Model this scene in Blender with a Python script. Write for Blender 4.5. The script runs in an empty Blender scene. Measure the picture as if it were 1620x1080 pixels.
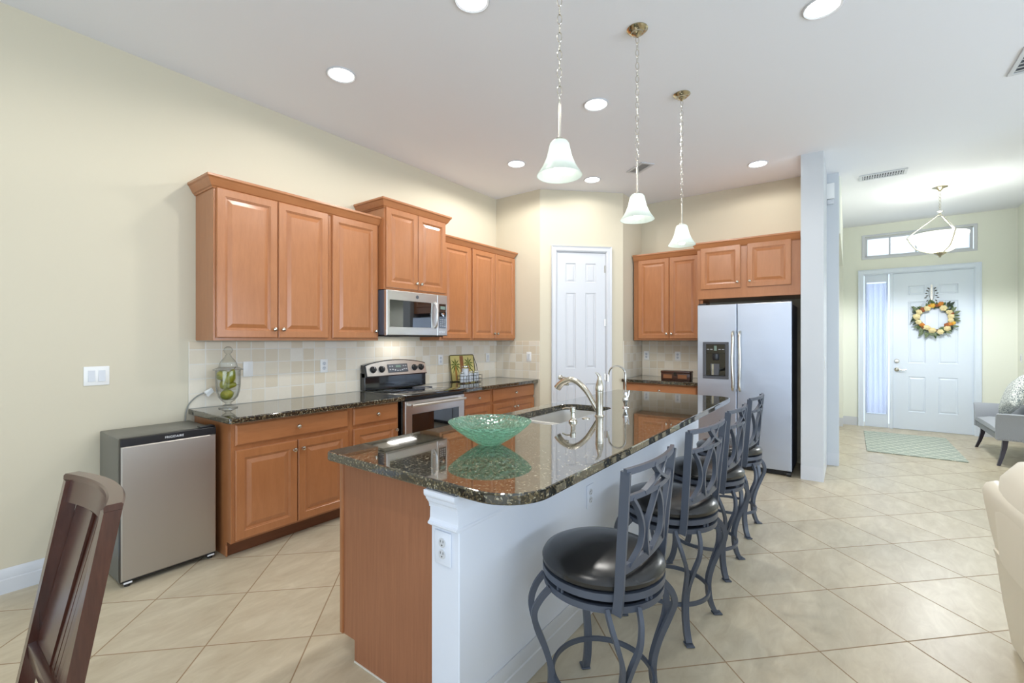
import bpy, bmesh, math, random
from mathutils import Vector, Matrix
random.seed(7)
PI = math.pi
SC = bpy.context.scene
COL = SC.collection

# ------------------------------------------------------------------ camera, world, light, exposure
cam_d = bpy.data.cameras.new('camera'); cam = bpy.data.objects.new('camera', cam_d); COL.objects.link(cam)
cam_d.sensor_fit = 'HORIZONTAL'; cam_d.sensor_width = 36.0; cam_d.lens = 16.0
cam_d.shift_y = -2.2 / 1620.0
cam_d.clip_start = 0.05; cam_d.clip_end = 100
cam.location = (0, 0, 1.4)
cam.rotation_euler = (PI / 2, 0, math.atan2(534, 720) - PI / 2)
SC.camera = cam
SC.view_settings.view_transform = 'Standard'; SC.view_settings.look = 'None'
SC.view_settings.gamma = 1.0; SC.view_settings.use_curve_mapping = False
SC.view_settings.exposure = 0.54

world = bpy.data.worlds.new('sky'); SC.world = world; world.use_nodes = True
bg = world.node_tree.nodes['Background']
bg.inputs[0].default_value = (0.72, 0.86, 1.0, 1); bg.inputs[1].default_value = 1.1

def area_light(name, loc, rot, sx, sy, watts, col):
    d = bpy.data.lights.new(name, 'AREA'); d.shape = 'RECTANGLE'; d.size = sx; d.size_y = sy
    d.energy = watts; d.color = col
    o = bpy.data.objects.new(name, d); o.location = loc; o.rotation_euler = rot; COL.objects.link(o); return o
def spot_light(name, loc, watts, col, ang=130, blend=0.9, size=0.07):
    d = bpy.data.lights.new(name, 'SPOT'); d.energy = watts; d.color = col
    d.spot_size = math.radians(ang); d.spot_blend = blend; d.shadow_soft_size = size
    o = bpy.data.objects.new(name, d); o.location = loc; COL.objects.link(o); return o
def point_light(name, loc, watts, col, size=0.03):
    d = bpy.data.lights.new(name, 'POINT'); d.energy = watts; d.color = col; d.shadow_soft_size = size
    o = bpy.data.objects.new(name, d); o.location = loc; COL.objects.link(o); return o

DAY = (0.76, 0.88, 1.0); WARM = (1.0, 0.975, 0.93)
# daylight through the glass wall behind the camera, the side windows and the entry glass
area_light('daylight_rear', (-3.42, -0.6, 1.25), (0, -PI / 2 - 0.21, 0), 2.3, 5.6, 62, DAY)
area_light('daylight_side', (1.3, -4.62, 1.35), (PI / 2 + 0.02, 0, 0), 6.4, 2.0, 180, DAY)
area_light('daylight_transom', (9.62, -0.83, 2.92), (0, PI / 2, 0), 0.3, 1.15, 0.9, DAY)
area_light('daylight_sidelight', (9.62, -0.345, 1.3), (0, PI / 2, 0), 2.0, 0.24, 3, DAY)

# ------------------------------------------------------------------ material helpers
def lin(c): return c / 12.92 if c <= 0.04045 else ((c + 0.055) / 1.055) ** 2.4
def rgb(r, g, b): return (lin(r / 255), lin(g / 255), lin(b / 255), 1)

class NT:
    def __init__(s, name):
        s.m = bpy.data.materials.new(name); s.m.use_nodes = True; s.t = s.m.node_tree
        s.t.nodes.clear(); s.out = s.t.nodes.new('ShaderNodeOutputMaterial')
    def n(s, typ, inp=None, **pr):
        nd = s.t.nodes.new(typ)
        for k, v in pr.items(): setattr(nd, k, v)
        for k, v in (inp or {}).items(): s.set(nd, k, v)
        return nd
    def set(s, nd, k, v):
        sk = nd.inputs[k]
        if isinstance(v, bpy.types.NodeSocket): s.t.links.new(v, sk)
        else: sk.default_value = v
    def math(s, op, a, b=0.0, c=0.0):
        return s.n('ShaderNodeMath', {0: a, 1: b, 2: c}, operation=op).outputs[0]
    def coords(s): return s.n('ShaderNodeTexCoord').outputs['Object']
    def mapped(s, scale, loc=None, rot=(0, 0, 0)):
        v = s.coords()
        return s.n('ShaderNodeMapping', {'Vector': v, 'Scale': scale, 'Rotation': rot, 'Location': loc or (0, 0, 0)}).outputs[0]
    def rnd_mapped(s, scale):
        r = s.n('ShaderNodeObjectInfo').outputs['Random']
        off = s.n('ShaderNodeVectorMath', {0: s.coords()}, operation='ADD')
        comb = s.n('ShaderNodeCombineXYZ', {0: s.math('MULTIPLY', r, 7.3), 1: s.math('MULTIPLY', r, 3.1), 2: s.math('MULTIPLY', r, 11.7)}).outputs[0]
        s.t.links.new(comb, off.inputs[1])
        return s.n('ShaderNodeMapping', {'Vector': off.outputs[0], 'Scale': scale}).outputs[0]
    def noise(s, vec, scale, detail=3.0, rough=0.5, dist=0.0):
        return s.n('ShaderNodeTexNoise', {'Vector': vec, 'Scale': scale, 'Detail': detail, 'Roughness': rough, 'Distortion': dist}).outputs[0]
    def ramp(s, fac, stops, interp='LINEAR'):
        nd = s.n('ShaderNodeValToRGB', {0: fac}); cr = nd.color_ramp; cr.interpolation = interp
        while len(cr.elements) < len(stops): cr.elements.new(0.5)
        for e, (p, c) in zip(cr.elements, stops): e.position = p; e.color = c
        return nd.outputs[0]
    def mix(s, fac, a, b, mode='MIX'):
        nd = s.n('ShaderNodeMix', data_type='RGBA', blend_type=mode)
        s.set(nd, 0, fac); s.set(nd, 6, a); s.set(nd, 7, b)
        return nd.outputs[2]
    def bump(s, h, strength=0.2, dist=0.01):
        return s.n('ShaderNodeBump', {'Height': h, 'Strength': strength, 'Distance': dist}).outputs[0]
    def pr(s, **kw):
        nm = {'base': 'Base Color', 'rough': 'Roughness', 'metal': 'Metallic', 'spec': 'Specular IOR Level',
              'coat': 'Coat Weight', 'crough': 'Coat Roughness', 'normal': 'Normal', 'trans': 'Transmission Weight',
              'ecol': 'Emission Color', 'estr': 'Emission Strength', 'ior': 'IOR', 'alpha': 'Alpha', 'aniso': 'Anisotropic', 'sss': 'Subsurface Weight'}
        nd = s.n('ShaderNodeBsdfPrincipled', {nm[k]: v for k, v in kw.items()})
        return nd.outputs[0]
    def end(s, sh): s.t.links.new(sh, s.out.inputs[0]); return s.m

MAT = {}
def simple(name, col, rough=0.5, metal=0.0, bump=0.0, bscale=200, **kw):
    t = NT(name)
    n = t.noise(t.coords(), bscale, 2)
    base = t.mix(t.math('MULTIPLY', n, 0.12), col, (col[0] * 0.75, col[1] * 0.75, col[2] * 0.75, 1))
    a = dict(base=base, rough=rough, metal=metal, **kw)
    if bump: a['normal'] = t.bump(n, bump, 0.002)
    MAT[name] = t.end(t.pr(**a)); return MAT[name]

def paint(name, col, rough=0.75):
    t = NT(name)
    n1 = t.noise(t.coords(), 90, 3); n2 = t.noise(t.coords(), 0.8, 2)
    base = t.mix(t.math('MULTIPLY', n2, 0.10), col, (col[0] * 0.93, col[1] * 0.93, col[2] * 0.92, 1))
    MAT[name] = t.end(t.pr(base=base, rough=rough, spec=0.25, normal=t.bump(n1, 0.06, 0.003))); return MAT[name]
paint('cream_paint', rgb(209, 201, 180))
paint('ceiling_paint', rgb(235, 237, 243))
paint('foyer_paint', rgb(234, 236, 224))
paint('pillar_paint', rgb(204, 208, 212))
paint('knee_wall_paint', rgb(226, 232, 243), 0.6)
simple('white_trim', rgb(208, 211, 216), 0.38, bump=0.02)
simple('door_white', rgb(224, 234, 247), 0.38, bump=0.02)
simple('white_plastic', rgb(238, 238, 236), 0.35)

def wood(name, dark, light, scale, rough=0.32, coat=0.25, vary=0.5):
    t = NT(name)
    v = t.rnd_mapped(scale)
    g = t.noise(v, 5.0, 5, 0.6, 0.6)
    fine = t.noise(v, 30.0, 3, 0.6)
    big = t.noise(t.rnd_mapped((1, 1, 1)), 2.5, 2)
    f = t.math('ADD', t.math('MULTIPLY', g, 0.55), t.math('ADD', t.math('MULTIPLY', fine, 0.2), t.math('MULTIPLY', big, 0.3)))
    base = t.ramp(f, [(0.5 - vary * 0.5, dark), (0.5 + vary * 0.5, light)])
    MAT[name] = t.end(t.pr(base=base, rough=rough, coat=coat, crough=0.2, normal=t.bump(fine, 0.03, 0.002)))
WD, WL = rgb(150, 93, 55), rgb(188, 127, 82)
wood('maple_wood', WD, WL, (5, 5, 0.8), 0.3, 0.3, 0.8)
wood('maple_wood_across', WD, WL, (0.8, 5, 5), 0.3, 0.3, 0.8)
wood('panel_wood', rgb(136, 86, 60), rgb(178, 122, 88), (14, 14, 0.7), 0.5, 0.0, 0.7)
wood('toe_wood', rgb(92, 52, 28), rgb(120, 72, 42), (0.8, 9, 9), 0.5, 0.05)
wood('dark_wood', rgb(42, 22, 17), rgb(88, 50, 38), (7, 7, 0.9), 0.25, 0.5)
wood('box_wood', rgb(40, 22, 16), rgb(78, 42, 28), (1, 8, 8), 0.3, 0.3)
wood('box_inlay', rgb(92, 52, 28), rgb(150, 96, 58), (1, 8, 8), 0.3, 0.3)

def granite():
    t = NT('granite')
    v = t.coords()
    d = t.noise(v, 18, 3)
    vv = t.n('ShaderNodeVectorMath', {0: v, 1: t.n('ShaderNodeVectorMath', {0: t.n('ShaderNodeTexNoise', {'Vector': v, 'Scale': 60.0}).outputs['Color'], 1: (0.012, 0.012, 0.012)}, operation='MULTIPLY').outputs[0]}, operation='ADD').outputs[0]
    vo = t.n('ShaderNodeTexVoronoi', {'Vector': vv, 'Scale': 160.0})
    c = t.n('ShaderNodeSeparateColor', {0: vo.outputs['Color']}).outputs[0]
    base = t.ramp(c, [(0.0, rgb(24, 26, 23)), (0.34, rgb(56, 52, 40)), (0.55, rgb(94, 82, 58)), (0.70, rgb(36, 40, 38)), (0.88, rgb(136, 126, 98)), (0.96, rgb(166, 160, 138))], 'CONSTANT')
    base = t.mix(t.math('MULTIPLY', d, 0.5), base, rgb(48, 46, 36))
    MAT['granite'] = t.end(t.pr(base=base, rough=0.05, ior=1.75, coat=0.6, crough=0.015))
granite()

def floor_tile():
    t = NT('floor_tile')
    s = t.n('ShaderNodeSeparateXYZ', {0: t.coords()})
    x, y = s.outputs[0], s.outputs[1]
    R = 0.70710678
    a = t.math('DIVIDE', t.math('SUBTRACT', t.math('MULTIPLY', t.math('ADD', x, y), R), 2.268), 0.4455)
    b = t.math('DIVIDE', t.math('ADD', t.math('MULTIPLY', t.math('SUBTRACT', x, y), R), 1.083), 0.4587)
    def edge(q):
        f = t.math('FRACT', q); return t.math('MINIMUM', f, t.math('SUBTRACT', 1.0, f))
    e = t.math('MINIMUM', edge(a), edge(b))
    grout = t.n('ShaderNodeMapRange', {0: e, 1: 0.0045, 2: 0.0085, 3: 1.0, 4: 0.0}).outputs[0]
    idv = t.n('ShaderNodeCombineXYZ', {0: t.math('FLOOR', a), 1: t.math('FLOOR', b)}).outputs[0]
    w = t.n('ShaderNodeTexWhiteNoise', {0: idv}, noise_dimensions='3D')
    off = t.n('ShaderNodeVectorMath', {0: t.coords(), 1: t.n('ShaderNodeVectorMath', {0: w.outputs['Color'], 1: (9, 9, 9)}, operation='MULTIPLY').outputs[0]}, operation='ADD').outputs[0]
    mp = t.n('ShaderNodeMapping', {'Vector': off, 'Rotation': (0, 0, 0.3), 'Scale': (1.0, 2.6, 1)}).outputs[0]
    n = t.noise(mp, 6, 6, 0.65, 0.8); n2 = t.noise(mp, 2.2, 3, 0.5, 0.4)
    f = t.math('ADD', t.math('MULTIPLY', n, 0.6), t.math('MULTIPLY', n2, 0.4))
    base = t.ramp(f, [(0.34, rgb(184, 171, 146)), (0.52, rgb(197, 186, 162)), (0.68, rgb(209, 199, 176))])
    tint = t.math('ADD', 0.94, t.math('MULTIPLY', w.outputs['Value'], 0.09))
    base = t.mix(1.0, base, t.n('ShaderNodeCombineColor', {0: tint, 1: tint, 2: tint}).outputs[0], 'MULTIPLY')
    base = t.mix(grout, base, rgb(150, 126, 98))
    rough = t.math('ADD', 0.36, t.math('MULTIPLY', grout, 0.5))
    h = t.math('SUBTRACT', t.math('MULTIPLY', n, 0.12), grout)
    MAT['floor_tile'] = t.end(t.pr(base=base, rough=rough, spec=0.45, normal=t.bump(h, 0.25, 0.003)))
floor_tile()

def backsplash():
    t = NT('travertine_tile')
    s = t.n('ShaderNodeSeparateXYZ', {0: t.coords()})
    a = t.math('DIVIDE', s.outputs[0], 0.1045); b = t.math('DIVIDE', s.outputs[2], 0.1045)
    row = t.math('FLOOR', b)
    def edge(q):
        f = t.math('FRACT', q); return t.math('MINIMUM', f, t.math('SUBTRACT', 1.0, f))
    wob = t.math('MULTIPLY', t.math('SUBTRACT', t.noise(t.coords(), 60, 2), 0.5), 0.03)
    e = t.math('ADD', t.math('MINIMUM', edge(a), edge(b)), wob)
    grout = t.n('ShaderNodeMapRange', {0: e, 1: 0.025, 2: 0.05, 3: 1.0, 4: 0.0}).outputs[0]
    idv = t.n('ShaderNodeCombineXYZ', {0: t.math('FLOOR', a), 1: row}).outputs[0]
    w = t.n('ShaderNodeTexWhiteNoise', {0: idv}, noise_dimensions='3D')
    c = t.ramp(w.outputs['Value'], [(0.0, rgb(224, 214, 194)), (0.3, rgb(230, 222, 206)), (0.62, rgb(218, 206, 184)), (0.78, rgb(231, 226, 214)), (0.92, rgb(216, 203, 180))], 'CONSTANT')
    n = t.noise(t.coords(), 34, 5, 0.65, 1.0)
    c = t.mix(t.math('MULTIPLY', n, 0.30), c, rgb(206, 188, 160))
    base = t.mix(grout, c, rgb(226, 221, 210))
    MAT['travertine_tile'] = t.end(t.pr(base=base, rough=0.55, spec=0.35, normal=t.bump(t.math('SUBTRACT', t.math('MULTIPLY', n, 0.2), grout), 0.3, 0.003)))
backsplash()

def brushed(name, col, rough, axis_scale, wave=0.0, bump=0.02):
    t = NT(name)
    n = t.noise(t.mapped(axis_scale), 60, 2)
    h = t.noise(t.mapped((1.6, 1.6, 2.6)), 1.7, 2) if wave else n
    r = t.math('ADD', rough - 0.04, t.math('MULTIPLY', n, 0.08))
    kw = dict(base=col, metal=1.0, rough=r)
    if wave: kw['normal'] = t.bump(h, wave, 0.05)
    else: kw['normal'] = t.bump(n, bump, 0.001)
    MAT[name] = t.end(t.pr(**kw))
brushed('fridge_steel', rgb(196, 203, 216), 0.42, (1, 1, 30), wave=0.12)
brushed('stainless', rgb(214, 213, 211), 0.3, (1, 30, 30))
brushed('mini_steel', rgb(186, 182, 176), 0.42, (1, 30, 30))
brushed('nickel', rgb(205, 200, 188), 0.2, (20, 20, 20))
brushed('chrome', rgb(225, 227, 230), 0.06, (4, 4, 4))
brushed('sink_steel', rgb(226, 226, 224), 0.5, (20, 1, 1))
brushed('bronze_nickel', rgb(186, 176, 150), 0.16, (6, 6, 6))
simple('black_enamel', rgb(20, 21, 24), 0.12, coat=0.6)
simple('black_glass', rgb(10, 11, 13), 0.03, spec=0.9, coat=1.0, crough=0.02)
simple('black_plastic', rgb(26, 27, 30), 0.35)
simple('dark_grey_plastic', rgb(84, 86, 92), 0.35)
simple('fridge_side', rgb(84, 90, 104), 0.4)
simple('mini_side', rgb(112, 112, 106), 0.4)
simple('stool_metal', rgb(78, 85, 98), 0.38, bump=0.05, bscale=400, spec=0.5)
simple('grey_button', rgb(170, 172, 176), 0.4)
simple('display_green', rgb(120, 140, 130), 0.2)
simple('lcd_white', rgb(230, 232, 236), 0.3)

def vinyl(name, col, rough):
    t = NT(name); n = t.n('ShaderNodeTexVoronoi', {'Vector': t.coords(), 'Scale': 380.0}).outputs['Distance']
    MAT[name] = t.end(t.pr(base=col, rough=rough, spec=0.6, normal=t.bump(n, 0.06, 0.002)))
vinyl('black_vinyl', rgb(36, 36, 36), 0.24)
vinyl('cream_leather', rgb(236, 228, 208), 0.42)
def fabric(name, c1, c2, rough=0.9):
    t = NT(name); n = t.noise(t.coords(), 260, 2)
    MAT[name] = t.end(t.pr(base=t.mix(n, c1, c2), rough=rough, spec=0.2, normal=t.bump(n, 0.2, 0.002)))
fabric('grey_linen', rgb(150, 154, 162), rgb(176, 180, 186))

def thin_glass(name, tint, gloss_boost=1.0, rough=0.0, edge=None):
    t = NT(name)
    fr = t.math('POWER', t.n('ShaderNodeLayerWeight', {'Blend': 0.5}).outputs['Facing'], 4.0)
    f = t.math('MINIMUM', t.math('ADD', t.math('MULTIPLY', fr, 0.75 * gloss_boost), 0.055), 1.0)
    if edge:
        tint = t.mix(t.math('POWER', t.n('ShaderNodeLayerWeight', {'Blend': 0.5}).outputs['Facing'], 3.0), tint, (edge, edge, edge, 1))
    tr = t.n('ShaderNodeBsdfTransparent', {0: tint}).outputs[0]
    gl = t.n('ShaderNodeBsdfGlossy', {0: (1, 1, 1, 1), 'Roughness': rough}).outputs[0]
    MAT[name] = t.end(t.n('ShaderNodeMixShader', {0: f, 1: tr, 2: gl}).outputs[0])
thin_glass('clear_glass', (0.95, 0.97, 0.97, 1), 0.9, 0.0, 0.22)
thin_glass('window_glass', (0.97, 0.98, 1.0, 1), 0.8)

def bubble_glass():
    t = NT('green_bubble_glass')
    vo = t.n('ShaderNodeTexVoronoi', {'Vector': t.coords(), 'Scale': 62.0}).outputs['Distance']
    nrm = t.bump(vo, 1.0, 0.02)
    fr = t.math('POWER', t.n('ShaderNodeLayerWeight', {'Blend': 0.5, 'Normal': nrm}).outputs['Facing'], 4.0)
    tr = t.n('ShaderNodeBsdfTransparent', {0: (0.70, 0.90, 0.81, 1)}).outputs[0]
    df = t.n('ShaderNodeBsdfDiffuse', {0: rgb(176, 222, 200), 'Normal': nrm}).outputs[0]
    tl = t.n('ShaderNodeBsdfTranslucent', {0: rgb(176, 226, 204), 'Normal': nrm}).outputs[0]
    gl = t.n('ShaderNodeBsdfGlossy', {0: (1, 1, 1, 1), 'Roughness': 0.06, 'Normal': nrm}).outputs[0]
    body = t.n('ShaderNodeMixShader', {0: 0.5, 1: df, 2: tl}).outputs[0]
    m1 = t.n('ShaderNodeMixShader', {0: t.math('ADD', 0.18, t.math('MULTIPLY', vo, 0.35)), 1: tr, 2: body}).outputs[0]
    f = t.math('MINIMUM', t.math('ADD', t.math('MULTIPLY', fr, 0.5), 0.06), 1.0)
    MAT['green_bubble_glass'] = t.end(t.n('ShaderNodeMixShader', {0: f, 1: m1, 2: gl}).outputs[0])
bubble_glass()

def frosted(name, col, e):
    t = NT(name)
    n = t.noise(t.coords(), 20, 2)
    df = t.n('ShaderNodeBsdfDiffuse', {0: col}).outputs[0]
    tl = t.n('ShaderNodeBsdfTranslucent', {0: col}).outputs[0]
    gl = t.n('ShaderNodeBsdfGlossy', {0: (1, 1, 1, 1), 'Roughness': 0.25}).outputs[0]
    b = t.n('ShaderNodeMixShader', {0: 0.6, 1: df, 2: tl}).outputs[0]
    b2 = t.n('ShaderNodeMixShader', {0: 0.06, 1: b, 2: gl}).outputs[0]
    em = t.n('ShaderNodeEmission', {0: col, 1: t.math('MULTIPLY', t.math('ADD', n, 0.5), e)}).outputs[0]
    MAT[name] = t.end(t.n('ShaderNodeAddShader', {0: b2, 1: em}).outputs[0])
frosted('frosted_shade', (0.78, 0.83, 0.79, 1), 0.0)
frosted('frosted_bowl', (0.90, 0.93, 0.86, 1), 0.04)
def emitter(name, col, s):
    t = NT(name); n = t.noise(t.coords(), 3, 0)
    MAT[name] = t.end(t.n('ShaderNodeEmission', {0: col, 1: t.math('ADD', s, t.math('MULTIPLY', n, 0.01))}).outputs[0])
emitter('bulb_glow', (1, 0.99, 0.94, 1), 6.0)
emitter('lens_glow', (1, 0.99, 0.96, 1), 9.0)

def pear_mat():
    t = NT('pear_skin'); n = t.noise(t.coords(), 26, 4); n2 = t.noise(t.coords(), 300, 2)
    c = t.ramp(n, [(0.3, rgb(112, 118, 22)), (0.55, rgb(150, 146, 34)), (0.75, rgb(178, 160, 52))])
    c = t.mix(t.math('GREATER_THAN', n2, 0.66), c, rgb(110, 100, 40))
    MAT['pear_skin'] = t.end(t.pr(base=c, rough=0.35, spec=0.5))
pear_mat()
simple('stem_brown', rgb(80, 58, 34), 0.7)

def rug_mat():
    t = NT('rug_weave')
    s = t.n('ShaderNodeSeparateXYZ', {0: t.coords()})
    wob = t.math('MULTIPLY', t.math('SUBTRACT', t.noise(t.coords(), 9, 2), 0.5), 0.25)
    u = t.math('ADD', t.math('MULTIPLY', s.outputs[0], 5.0), wob); v = t.math('MULTIPLY', s.outputs[1], 7.5)
    p = t.math('ABSOLUTE', t.math('SUBTRACT', t.math('FRACT', t.math('ADD', u, v)), 0.5))
    q = t.math('ABSOLUTE', t.math('SUBTRACT', t.math('FRACT', t.math('SUBTRACT', u, v)), 0.5))
    line = t.math('LESS_THAN', t.math('MINIMUM', p, q), 0.055)
    n = t.noise(t.mapped((30, 90, 30)), 4, 3)
    c = t.mix(n, rgb(148, 160, 150), rgb(190, 198, 188))
    c = t.mix(t.math('MULTIPLY', line, 0.8), c, rgb(224, 226, 212))
    MAT['rug_weave'] = t.end(t.pr(base=c, rough=0.95, spec=0.1, normal=t.bump(n, 0.5, 0.006)))
rug_mat()
def pillow_mat():
    t = NT('pillow_print')
    n = t.n('ShaderNodeTexWave', {'Vector': t.coords(), 'Scale': 16.0, 'Distortion': 14.0, 'Detail': 2.0, 'Detail Scale': 3.0}).outputs[1]
    c = t.ramp(n, [(0.0, rgb(96, 110, 114)), (0.36, rgb(226, 228, 222))], 'CONSTANT')
    MAT['pillow_print'] = t.end(t.pr(base=c, rough=0.9))
pillow_mat()
def curtain_mat():
    t = NT('sheer_curtain')
    n = t.noise(t.mapped((60, 60, 1)), 3, 2)
    c = t.mix(n, rgb(214, 219, 236), rgb(182, 190, 212))
    df = t.n('ShaderNodeBsdfDiffuse', {0: c}).outputs[0]; tl = t.n('ShaderNodeBsdfTranslucent', {0: c}).outputs[0]
    tr = t.n('ShaderNodeBsdfTransparent').outputs[0]
    b = t.n('ShaderNodeMixShader', {0: 0.5, 1: df, 2: tl}).outputs[0]
    MAT['sheer_curtain'] = t.end(t.n('ShaderNodeMixShader', {0: 0.85, 1: tr, 2: b}).outputs[0])
curtain_mat()
for nm, c in dict(rose_cream=(226, 210, 160), petal_orange=(206, 130, 48), petal_rust=(150, 84, 46), petal_gold=(222, 176, 66),
                  leaf_green=(70, 92, 52), leaf_sage=(108, 122, 92), leaf_dark=(44, 58, 44), twig_brown=(104, 84, 62)).items():
    simple(nm, rgb(*c), 0.65, bscale=60)
for nm, c in dict(tray_yellow=(212, 200, 128), tray_brown=(140, 86, 46), palm_green=(96, 110, 36), trunk_tan=(176, 126, 54), tray_rim=(92, 84, 44)).items():
    simple(nm, rgb(*c), 0.3, bscale=40, coat=0.4)
simple('espresso_leg', rgb(52, 46, 58), 0.3)
simple('silver_nail', rgb(200, 200, 204), 0.25, metal=1.0)
simple('vent_dark', rgb(96, 100, 106), 0.8)
simple('cord_grey', rgb(140, 142, 136), 0.5)
simple('spice_white', rgb(206, 208, 214), 0.4)
simple('dark_wire', rgb(60, 58, 54), 0.35, metal=0.8)
simple('caulk_white', rgb(232, 228, 220), 0.6)

# ------------------------------------------------------------------ mesh helpers
class MB:
    def __init__(s): s.b = bmesh.new(); s.M = Matrix.Identity(4)
    def at(s, loc=(0, 0, 0), rot=(0, 0, 0)):
        from mathutils import Euler
        s.M = Matrix.Translation(loc) @ Euler(rot).to_matrix().to_4x4(); return s
    def v(s, c): return s.b.verts.new(s.M @ Vector(c))
    def f(s, vs):
        try: return s.b.faces.new(vs)
        except ValueError: return None
    def box(s, x0, y0, z0, x1, y1, z1, bev=0.0, seg=2):
        x0, x1 = min(x0, x1), max(x0, x1); y0, y1 = min(y0, y1), max(y0, y1); z0, z1 = min(z0, z1), max(z0, z1)
        vs = [s.v((x, y, z)) for x in (x0, x1) for y in (y0, y1) for z in (z0, z1)]
        q = [(0, 1, 3, 2), (4, 6, 7, 5), (0, 4, 5, 1), (2, 3, 7, 6), (0, 2, 6, 4), (1, 5, 7, 3)]
        fs = [s.f([vs[i] for i in k]) for k in q]
        if bev > 0:
            ed = list({e for f in fs for e in f.edges})
            bmesh.ops.bevel(s.b, geom=ed, offset=min(bev, 0.49 * min(x1 - x0, y1 - y0, z1 - z0)), segments=seg, profile=0.5, affect='EDGES')
        return s
    def loft(s, rings, closed=True, cap0=True, cap1=True):
        R = [[s.v(c) for c in r] for r in rings]
        n = len(R[0]); m = n if closed else n - 1
        for a, b in zip(R[:-1], R[1:]):
            for i in range(m):
                j = (i + 1) % n
                s.f([a[i], a[j], b[j], b[i]])
        if cap0: s.f(list(reversed(R[0])))
        if cap1: s.f(R[-1])
        return s
    def prism(s, poly, axis, a, b):
        def mk(p, w):
            return {'x': (w, p[0], p[1]), 'y': (p[0], w, p[1]), 'z': (p[0], p[1], w)}[axis]
        return s.loft([[mk(p, a) for p in poly], [mk(p, b) for p in poly]])
    def lathe(s, prof, n=32, c=(0, 0, 0), axis='z'):
        rings = []
        for r, h in prof:
            ring = []
            for i in range(n):
                t = 2 * PI * i / n; x, y = r * math.cos(t), r * math.sin(t)
                p = {'z': (x, y, h), 'y': (x, h, y), 'x': (h, x, y)}[axis]
                ring.append((c[0] + p[0], c[1] + p[1], c[2] + p[2]))
            rings.append(ring)
        return s.loft(rings)
    def tube(s, pts, r, n=8, sub=4, prof=None, up=(0, 0, 1), smooth=True, closed=False):
        P = [Vector(p) for p in pts]
        rr = list(r) if isinstance(r, (list, tuple)) else [r] * len(P)
        if smooth and len(P) > 2:
            Q, Rr = [], []
            N = len(P); rng = N if closed else N - 1
            for i in range(rng):
                g = (lambda k: P[k % N]) if closed else (lambda k: P[max(0, min(N - 1, k))])
                p0, p1, p2, p3 = g(i - 1), g(i), g(i + 1), g(i + 2)
                for k in range(sub):
                    t = k / sub
                    Q.append(0.5 * ((2 * p1) + (p2 - p0) * t + (2 * p0 - 5 * p1 + 4 * p2 - p3) * t * t + (3 * p1 - p0 - 3 * p2 + p3) * t ** 3))
                    Rr.append(rr[i] * (1 - t) + rr[(i + 1) % N] * t)
            if not closed: Q.append(P[-1]); Rr.append(rr[-1])
            P, rr = Q, Rr
        N = len(P); rings = []; upv = Vector(up)
        for i in range(N):
            if closed: t = P[(i + 1) % N] - P[i - 1]
            else: t = P[min(N - 1, i + 1)] - P[max(0, i - 1)]
            t.normalize()
            sx = upv.cross(t)
            if sx.length < 1e-3: sx = Vector((1, 0, 0)).cross(t)
            if sx.length < 1e-3: sx = Vector((0, 1, 0)).cross(t)
            if prof is None and i and not closed:
                sx = rings_sx - t * rings_sx.dot(t)
            sx.normalize(); rings_sx = sx.copy(); sy = t.cross(sx)
            if prof: ring = [P[i] + sx * a * rr[i] + sy * b * rr[i] for a, b in prof]
            else: ring = [P[i] + (sx * math.cos(2 * PI * k / n) + sy * math.sin(2 * PI * k / n)) * rr[i] for k in range(n)]
            rings.append(ring)
        if closed: rings.append(rings[0]); return s.loft(rings, cap0=False, cap1=False)
        return s.loft(rings)
    def bar(s, pts, w, th, up=(0, 0, 1), sub=4, smooth=True, closed=False):
        return s.tube(pts, 1.0, prof=[(-w / 2, -th / 2), (w / 2, -th / 2), (w / 2, th / 2), (-w / 2, th / 2)], up=up, sub=sub, smooth=smooth, closed=closed)
    def ball(s, c, r, nu=20, nv=12):
        r = r if isinstance(r, (tuple, list)) else (r, r, r); rings = []
        for j in range(nv + 1):
            a = PI * j / nv - PI / 2; q = max(math.cos(a), 0.01)
            rings.append([(c[0] + r[0] * q * math.cos(2 * PI * i / nu), c[1] + r[1] * q * math.sin(2 * PI * i / nu), c[2] + r[2] * math.sin(a)) for i in range(nu)])
        return s.loft(rings)
    def panel_face(s, w, h, t, rects, prof, x0=0.0, z0=0.0, edge=0.004):
        """slab w x h, back at y=0, front at y=-t, with rects sunk or raised by prof [(inset, dy)]"""
        xs = sorted({edge, w - edge, *[r[0] for r in rects], *[r[2] for r in rects]})
        zs = sorted({edge, h - edge, *[r[1] for r in rects], *[r[3] for r in rects]})
        def P(x, y, z): return s.v((x0 + x, y, z0 + z))
        G = {}
        def g(x, z):
            k = (round(x, 5), round(z, 5))
            if k not in G: G[k] = P(x, -t, z)
            return G[k]
        for i in range(len(xs) - 1):
            for j in range(len(zs) - 1):
                a, b, c, d = xs[i], zs[j], xs[i + 1], zs[j + 1]
                if any(r[0] - 1e-6 <= a and c <= r[2] + 1e-6 and r[1] - 1e-6 <= b and d <= r[3] + 1e-6 for r in rects): continue
                s.f([g(a, b), g(c, b), g(c, d), g(a, d)])
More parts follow.
